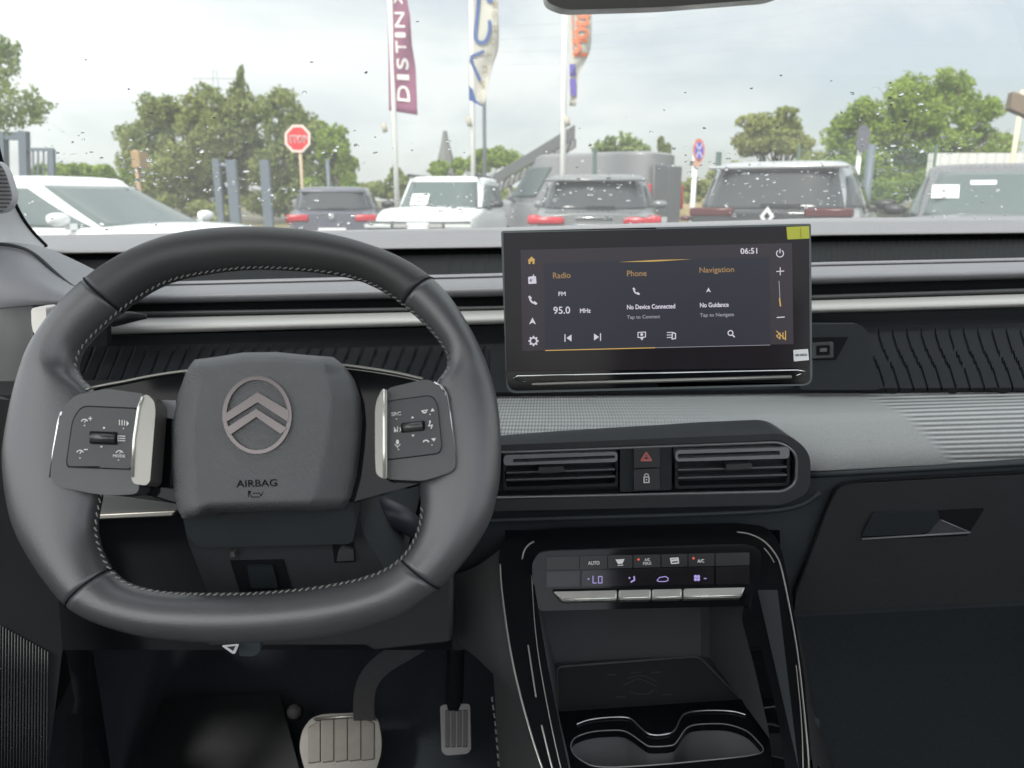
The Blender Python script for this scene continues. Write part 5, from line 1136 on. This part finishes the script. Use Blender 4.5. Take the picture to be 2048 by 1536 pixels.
# low orange brick wall and fence lines
bw_ = MB(); a = P(640, 415, 27); b2 = P(800, 412, 27); bw_.prism([(a.x, 27, 0), (b2.x, 27, 0), (b2.x, 27, .95), (a.x, 27, .95)], (0, .25, 0)); tag(bw_.out('low_wall', mat('orange_brick', (.40,.22,.14), .85, var=.3, vscale=6)), 'low orange brick wall between the hatchback and the white off-roader', 'wall')
bw_ = MB(); a = P(1500, 415, 24); b2 = P(1880, 412, 24); bw_.prism([(a.x, 24, 0), (b2.x, 24, 0), (b2.x, 24, 1.0), (a.x, 24, 1.0)], (0, .25, 0)); tag(bw_.out('low_wall', mat('brown_wall', (.20,.15,.12), .85, var=.3, vscale=6)), 'low brown wall in front of the big tree at right', 'wall')
# white corrugated shed
rows = []; sh0 = P(1857, 306, 21)
n = 220; V = []
for k in range(n + 1):
    x = sh0.x + k * .06; d_ = .03 if k % 4 < 2 else 0
    V.append([Vector((x, 21 - d_, 0)), Vector((x, 21 - d_, sh0.z))])
mb_ = MB(); mb_.loft(V, ringclosed=False); mb_.prism([(sh0.x + .02, 21.04, .01), (sh0.x + 13.2, 21.04, .01), (sh0.x + 15, 25, .01), (sh0.x * 25.3 / 21, 25, .01)], (0, 0, sh0.z - .02))
tag(mb_.out('corrugated_shed', mat('white_sheet_metal', (.60,.59,.55), .5), autosm=20), 'white corrugated metal shed behind the warm silver car', 'shed')
bs = empty('lamp_box', (P(2044, 350, 17).x, 17, 0)); tag(bs, 'brown box hanging on a pale pole at the upper right edge', 'lamp')
pole('', '', '', 2046, 17, 180, .06, mat('pole_cream', (.6,.55,.4), .6), root=bs)
plate('box', [(2027,182),(2062,194),(2062,236),(2020,218)], Plane((0, 16.8, 0), (-.2, -1, 0)), 0, .25, mat('box_brown', (.19,.14,.10), .7), bs, bevel=.02)
fe = empty('mesh_fence', (P(1740, 380, 17).x, 17, 0)); tag(fe, 'faint green wire mesh fence in front of the hedge at right', 'fence')
wm = MB(); fa = P(1590, 400, 17).x; fb_ = P(1860, 400, 17).x; fz = P(1700, 300, 17).z
k = 0
while fa + k * .07 < fb_: wm.tube([(fa + k * .07, 17, 0), (fa + k * .07, 17, fz)], .005, 4); k += 1
for q in range(11): wm.tube([(fa, 17, fz * q / 10), (fb_, 17, fz * q / 10)], .006, 4)
wm.out('wire_mesh', mat('fence_green', (.10,.16,.12), .6), fe)
for q in range(3):
    wm = MB(); wm.tube([(lerp(fa, fb_, q / 2), 17, 0), (lerp(fa, fb_, q / 2), 17, fz + .1)], .03, 8); wm.out('fence_post', mat('fence_green', (.10,.16,.12), .6), fe)
# ---------------- trees
def leafmat(name, c1, c2):
    m = bpy.data.materials.new(name); m.use_nodes = True; nt = m.node_tree; L = nt.links; b = nt.nodes['Principled BSDF']; b.inputs['Roughness'].default_value = .7; b.inputs['Specular IOR Level'].default_value = .25
    tc = nt.nodes.new('ShaderNodeTexCoord'); n1 = nt.nodes.new('ShaderNodeTexNoise'); n1.inputs['Scale'].default_value = .9; n1.inputs['Detail'].default_value = 5; L.new(tc.outputs['Object'], n1.inputs['Vector']); cr = nt.nodes.new('ShaderNodeValToRGB')
    cr.color_ramp.elements[0].position = .38; cr.color_ramp.elements[0].color = (*c1, 1); cr.color_ramp.elements[1].position = .62; cr.color_ramp.elements[1].color = (*c2, 1); L.new(n1.outputs['Fac'], cr.inputs[0]); L.new(cr.outputs[0], b.inputs['Base Color'])
    tr_ = nt.nodes.new('ShaderNodeBsdfTranslucent'); L.new(cr.outputs[0], tr_.inputs[0]); ms = nt.nodes.new('ShaderNodeMixShader'); ms.inputs[0].default_value = .3; L.new(b.outputs[0], ms.inputs[1]); L.new(tr_.outputs[0], ms.inputs[2]); L.new(ms.outputs[0], nt.nodes['Material Output'].inputs[0]); return m
LG = leafmat('leaf_grey_green', (.19,.235,.075), (.31,.35,.13)); LB = leafmat('leaf_bright', (.20,.29,.045), (.31,.40,.08)); LO = leafmat('leaf_olive', (.23,.265,.075), (.34,.36,.13)); LY = leafmat('leaf_young', (.16,.22,.06), (.28,.34,.12))
BARK = mat('bark', (.12,.10,.08), .9, var=.3, vscale=4)
def tree(label, cat, Y, blobs, m, n, size, base=None, group=None, trunk=True, seed=0, twigs=False, hollow=.55):
    """blobs: (px,py,rx,ry) crown lumps as seen; each becomes an ellipsoid of leaf clusters at real depth"""
    rnd = random.Random(seed); k = Y / F
    bx = sum(b[0] * b[2] for b in blobs) / sum(b[2] for b in blobs) if base is None else base
    g0 = P(bx, 400, Y); root = empty('tree', (g0.x, Y, 0)); tag(root, label, cat, group)
    big = blobs; sub = []
    for (px, py, rx, ry) in blobs:
        sub.append((px, py, rx * .62, ry * .62))
        for q in range(8):
            a = 2 * pi * q / 8 + rnd.uniform(-.4, .4); e = rnd.uniform(.40, .78); f_ = rnd.uniform(.22, .50); sub.append((px + rx * e * cos(a), py + ry * e * sin(a), rx * f_, ry * f_))
    trunkblobs = blobs; blobs = sub
    area = sum(b[2] * b[3] for b in blobs); V = []; Fc = []
    for (px, py, rx, ry) in blobs:
        c = P(px, py, Y + rnd.uniform(-1, 1) * k * 34); R = Vector((rx * k, rx * k * .9, ry * k))
        for _ in range(int(n * 2.8 * rx * ry / area)):
            d = Vector((rnd.gauss(0, 1), rnd.gauss(0, 1), rnd.gauss(0, 1))).normalized(); rr = rnd.uniform(hollow, 1.0) ** .6
            nn = noise.noise(Vector((d.x * 2.3 + px, d.y * 2.3, d.z * 2.3 + py))); rr *= 1 + .60 * nn
            p = c + Vector((d.x * R.x, d.y * R.y, d.z * R.z)) * rr
            if noise.noise(p * (1.6 / (12 * k * 10) * 3)) < -.28: continue
            s = size * .52 * rnd.uniform(.5, 1.35); a = Vector((rnd.gauss(0, 1), rnd.gauss(0, 1), rnd.gauss(0, 1))).normalized(); b_ = a.orthogonal().normalized(); 
            b_ = Matrix.Rotation(rnd.uniform(0, 6.28), 3, a) @ b_; c2 = a.cross(b_)
            i0 = len(V); V += [p + b_ * s, p + c2 * s * .55, p - b_ * s * .9, p - c2 * s * .55]; Fc.append((i0, i0 + 1, i0 + 2, i0 + 3))
    mk('crown', V, Fc, m, root)
    blobs = trunkblobs
    if trunk:
        t = MB(); topz = max(P(b[0], b[1], Y).z for b in blobs) ; h = topz * .75
        pts = [Vector((g0.x + .1 * sin(i * 1.3 + seed), Y + .1 * cos(i), h * i / 5)) for i in range(6)]; r0 = .018 * topz + .05
        t.tube(pts, [r0 * (1 - .13 * i) for i in range(6)], 8)
        for (px, py, rx, ry) in blobs:
            c = P(px, py, Y); a = pts[2 + rnd.randrange(2)]; mid = a.lerp(c, .5) + Vector((0, 0, -.2)); t.tube([a, mid, c, c + Vector((rx * k * .4, 0, ry * k * .6))], [r0 * .5, r0 * .35, r0 * .18, r0 * .07], 6)
            for q in range(4):
                e = c + Vector((rnd.uniform(-1, 1) * rx, rnd.uniform(-1, 1) * rx, rnd.uniform(-.2, 1) * ry)) * k * .85; t.tube([mid, mid.lerp(e, .5) + Vector((0, 0, .1)), e], [r0 * .2, r0 * .12, r0 * .04], 5)
        t.out('trunk', BARK, root, smooth=True)
    return root
GT = 'trees beyond the lot at the left'
tree('broad grey-green poplar at the left end of the big clump', 'tree', 44, [(310,230,45,45),(290,290,50,50),(330,330,60,60),(275,330,38,60),(330,260,40,60),(360,390,60,40)], LG, 11000, .20, group=GT, seed=1)
tree('tall grey-green tree whose narrow top stands highest of the clump', 'tree', 45, [(420,215,50,45),(480,196,24,30),(481,158,8,26),(440,280,75,70),(410,350,70,60),(480,230,50,50),(500,320,60,70),(450,400,80,30)], LG, 16000, .20, group=GT, seed=2)
tree('rounded grey-green tree just behind the stop sign', 'tree', 43, [(560,225,50,45),(590,270,60,60),(560,330,60,60),(610,350,60,60),(540,400,60,30)], LG, 12000, .19, group=GT, seed=3)
tree('greener tree sloping down at the right end of the clump', 'tree', 42, [(655,285,35,38),(685,290,18,40),(690,340,32,45),(660,370,50,40),(700,385,25,20)], LB, 7000, .18, group=GT, seed=4)
tree('olive bush with yellowish leaves at the foot of the left trees', 'bush', 38, [(390,250,45,50),(370,330,60,50),(310,385,50,35),(420,420,60,20)], LO, 7000, .18, seed=5, trunk=False)
tree('low hedge behind the roof of the white hatchback', 'hedge', 30, [(120,345,30,18),(160,342,30,16),(200,345,30,18),(240,355,25,22),(80,350,30,18)], LB, 4500, .13, seed=6, trunk=False)
tree('sparse young tree with airy branches at the far left edge', 'tree', 12, [(10,130,34,50),(30,110,14,34),(-20,180,60,50),(60,210,42,34),(20,235,50,40),(75,240,26,14),(-10,100,30,40)], LY, 1700, .06, seed=7, base=-30, hollow=.2, trunk=False)
tree('dark green shrub behind the purple banner pole', 'bush', 36, [(790,360,22,25),(815,372,25,22),(760,378,22,18),(735,378,20,16)], LG, 3500, .16, seed=8, trunk=False)
tree('rounded green trees far behind the lamp post', 'tree', 60, [(1000,318,42,22),(960,325,35,28),(920,330,22,20),(1040,330,32,20),(880,338,22,18)], LB, 5500, .24, seed=9)
wl = empty('shrub', (P(1250, 300, 24).x, 24, 0)); tag(wl, 'spiky upright green shrub above the grey van', 'bush')
wm = MB(); rnd = random.Random(3)
for k in range(90):
    x = rnd.uniform(1192, 1300); b0 = P(x, 318, 24) ; tpx = x + rnd.uniform(-14, 14); e = P(tpx, 300 - rnd.uniform(5, 38) * (1 - abs(x - 1245) / 75), 24 + rnd.uniform(-.5, .5)); mid = b0.lerp(e, .5) + Vector((rnd.uniform(-.08, .08), 0, 0))
    wm.tube([b0, mid, e], [.06, .05, .012], 5)
    for q in range(14):
        t = rnd.random(); p = b0.lerp(e, t); a = Vector((rnd.gauss(0, 1), rnd.gauss(0, 1), rnd.gauss(0, 1))).normalized() * .13; c2 = a.orthogonal().normalized() * .06; wm.add([p + a, p + c2, p - a, p - c2], [(0, 1, 2, 3)])
wm.tube([P(1245,318,24), (P(1245,318,24).x, 24, 0)], .12, 8)
wm.out('foliage', LY, wl)
tree('narrow dark conifer right of the spiky shrub', 'tree', 26, [(1322,290,9,18),(1323,312,12,20),(1336,300,7,16)], LG, 1100, .10, seed=10)
tree('olive-brown loose tree in front of the tall green one', 'tree', 34, [(1560,255,42,34),(1510,250,30,24),(1540,285,60,34),(1600,290,34,30),(1500,290,36,26),(1575,225,22,14)], LO, 7500, .15, seed=11)
tree('large bright green tree standing highest at the right', 'tree', 27, [(1900,175,48,42),(1810,195,55,45),(1730,235,50,45),(1850,230,70,50),(1950,230,50,48),(1690,270,45,40),(1780,280,70,50),(1880,290,80,45),(1960,290,50,36),(1720,330,70,40),(1820,350,80,40),(2010,290,40,25)], LB, 21000, .125, seed=12, hollow=.35)
tree('green hedge along the road right of the no-stopping sign', 'hedge', 28, [(1440,370,40,28),(1480,350,40,26),(1380,385,40,28),(1640,330,60,30),(1560,360,60,30),(1500,390,60,25)], LO, 7000, .14, seed=13, trunk=False)
tree('dense green hedge below the large tree', 'hedge', 24, [(1780,385,50,35),(1700,385,50,30),(1840,375,50,35),(1600,395,60,22)], LB, 7000, .12, seed=14, trunk=False)
tree('distant tree line left of the white off-roader', 'hedge', 90, [(130,375,120,14),(820,385,120,14),(1100,385,200,16),(1400,380,200,18)], LG, 6000, .5, seed=15, trunk=False)
# power pylon far behind
py_ = MB(); a = P(450, 390, 160); h = P(450, 140, 160).z
for s in (-1, 1): py_.tube([(a.x + s * 2.5, 160, 0), (a.x + s * .3, 160, h)], .12, 5)
for z, w_ in ((h - 1.5, 4.5), (h - 4.5, 3.5)): py_.tube([(a.x - w_, 160, z), (a.x + w_, 160, z)], .12, 5)
tag(py_.out('pylon', mat('pylon_steel', (.45,.48,.5), .6)), 'thin power pylon rising behind the highest tree at left', 'pylon')
pc = MB()
for k in range(4):
    a = P(1000, 130 - k * 26 , 90); b2 = P(2200, -60 - k * 30 + 20, 60); pc.tube([a.lerp(b2, t / 12) + Vector((0, 0, -1.5 * sin(pi * t / 12))) for t in range(13)], .022, 4)
tag(pc.out('power_lines', mat('cable_grey', (.4,.42,.44), .6)), 'faint overhead power lines crossing the sky at right', 'power line')

# ================================================================== SKY, SUN, CAMERA
w = bpy.data.worlds.new('World'); SC.world = w; w.use_nodes = True; nt = w.node_tree; L = nt.links; bg = nt.nodes['Background']
SUN_E, SUN_R = radians(48), radians(205)
sky = nt.nodes.new('ShaderNodeTexSky'); sky.sky_type = 'NISHITA'; sky.sun_disc = False; sky.sun_elevation = SUN_E; sky.sun_rotation = SUN_R; sky.air_density = 1.0; sky.dust_density = 2.0
tc = nt.nodes.new('ShaderNodeTexCoord'); mp = nt.nodes.new('ShaderNodeMapping'); mp.inputs['Scale'].default_value = (1.0, 1.0, 2.2); mp.inputs['Rotation'].default_value = (0, radians(-14), 0); mp.inputs['Location'].default_value = (.35, .2, .62)
L.new(tc.outputs['Generated'], mp.inputs[0]); n1 = nt.nodes.new('ShaderNodeTexNoise'); n1.inputs['Scale'].default_value = 1.9; n1.inputs['Detail'].default_value = 9; n1.inputs['Roughness'].default_value = .52; n1.inputs['Distortion'].default_value = .5; L.new(mp.outputs[0], n1.inputs['Vector'])
cr = nt.nodes.new('ShaderNodeValToRGB'); cr.color_ramp.elements[0].position = .42; cr.color_ramp.elements[0].color = (.50,.50,.50,1); cr.color_ramp.elements[1].position = .62; cr.color_ramp.elements[1].color = (1,1,1,1); L.new(n1.outputs['Fac'], cr.inputs[0])
n2 = nt.nodes.new('ShaderNodeTexNoise'); n2.inputs['Scale'].default_value = 3.3; n2.inputs['Detail'].default_value = 6; L.new(mp.outputs[0], n2.inputs['Vector'])
c2 = nt.nodes.new('ShaderNodeMapRange'); c2.inputs['From Min'].default_value = .3; c2.inputs['From Max'].default_value = .7; c2.inputs['To Min'].default_value = .90; c2.inputs['To Max'].default_value = 1.03; L.new(n2.outputs['Fac'], c2.inputs['Value'])
cc_ = nt.nodes.new('ShaderNodeMix'); cc_.data_type = 'RGBA'; cc_.blend_type = 'MULTIPLY'; cc_.inputs[0].default_value = 1; CLOUD = 9.5
cc_.inputs[6].default_value = (CLOUD * .985, CLOUD, CLOUD * .99, 1); cvv = nt.nodes.new('ShaderNodeCombineColor'); [L.new(c2.outputs[0], cvv.inputs[i]) for i in range(3)]; L.new(cvv.outputs[0], cc_.inputs[7])
mx = nt.nodes.new('ShaderNodeMix'); mx.data_type = 'RGBA'; L.new(cr.outputs[0], mx.inputs[0]); L.new(sky.outputs[0], mx.inputs[6]); L.new(cc_.outputs[2], mx.inputs[7]); 
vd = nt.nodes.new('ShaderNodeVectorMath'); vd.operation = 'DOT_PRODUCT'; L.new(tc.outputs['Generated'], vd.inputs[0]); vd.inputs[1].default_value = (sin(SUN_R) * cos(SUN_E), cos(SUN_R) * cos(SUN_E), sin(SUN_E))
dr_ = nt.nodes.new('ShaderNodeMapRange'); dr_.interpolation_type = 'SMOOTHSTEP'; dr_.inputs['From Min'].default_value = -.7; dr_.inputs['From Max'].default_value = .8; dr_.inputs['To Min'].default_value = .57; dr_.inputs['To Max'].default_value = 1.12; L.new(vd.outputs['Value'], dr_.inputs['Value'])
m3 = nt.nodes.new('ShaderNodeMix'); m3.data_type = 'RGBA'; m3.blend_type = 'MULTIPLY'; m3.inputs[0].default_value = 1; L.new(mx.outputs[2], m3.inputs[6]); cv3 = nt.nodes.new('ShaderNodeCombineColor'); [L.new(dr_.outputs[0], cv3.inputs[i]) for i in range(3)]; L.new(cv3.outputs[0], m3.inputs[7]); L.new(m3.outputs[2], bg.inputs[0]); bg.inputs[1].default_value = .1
sl = bpy.data.lights.new('sun', 'SUN'); sl.energy = 2.0; sl.angle = radians(10); sl.color = (1, .96, .90); so = bpy.data.objects.new('sun', sl); COL.objects.link(so)
sd = Vector((sin(SUN_R) * cos(SUN_E), cos(SUN_R) * cos(SUN_E), sin(SUN_E))); so.rotation_euler = (-sd).to_track_quat('-Z', 'Y').to_euler(); so.location = (0, -5, 20)
cam = bpy.data.cameras.new('camera'); co_ = bpy.data.objects.new('camera', cam); COL.objects.link(co_); co_.location = CAM; co_.rotation_euler = (radians(90) - T, 0, 0)
cam.sensor_width = 36; cam.lens = F / 2048 * 36; cam.clip_start = .02; cam.clip_end = 2000
cam.dof.use_dof = True; cam.dof.focus_distance = .72; cam.dof.aperture_fstop = 10
SC.camera = co_
SC.render.engine = 'CYCLES'; SC.view_settings.view_transform = 'Standard'; SC.view_settings.look = 'None'; SC.view_settings.gamma = 1; SC.view_settings.exposure = EXPO
SC.cycles.max_bounces = 8; SC.cycles.transparent_max_bounces = 12; SC.cycles.transmission_bounces = 6
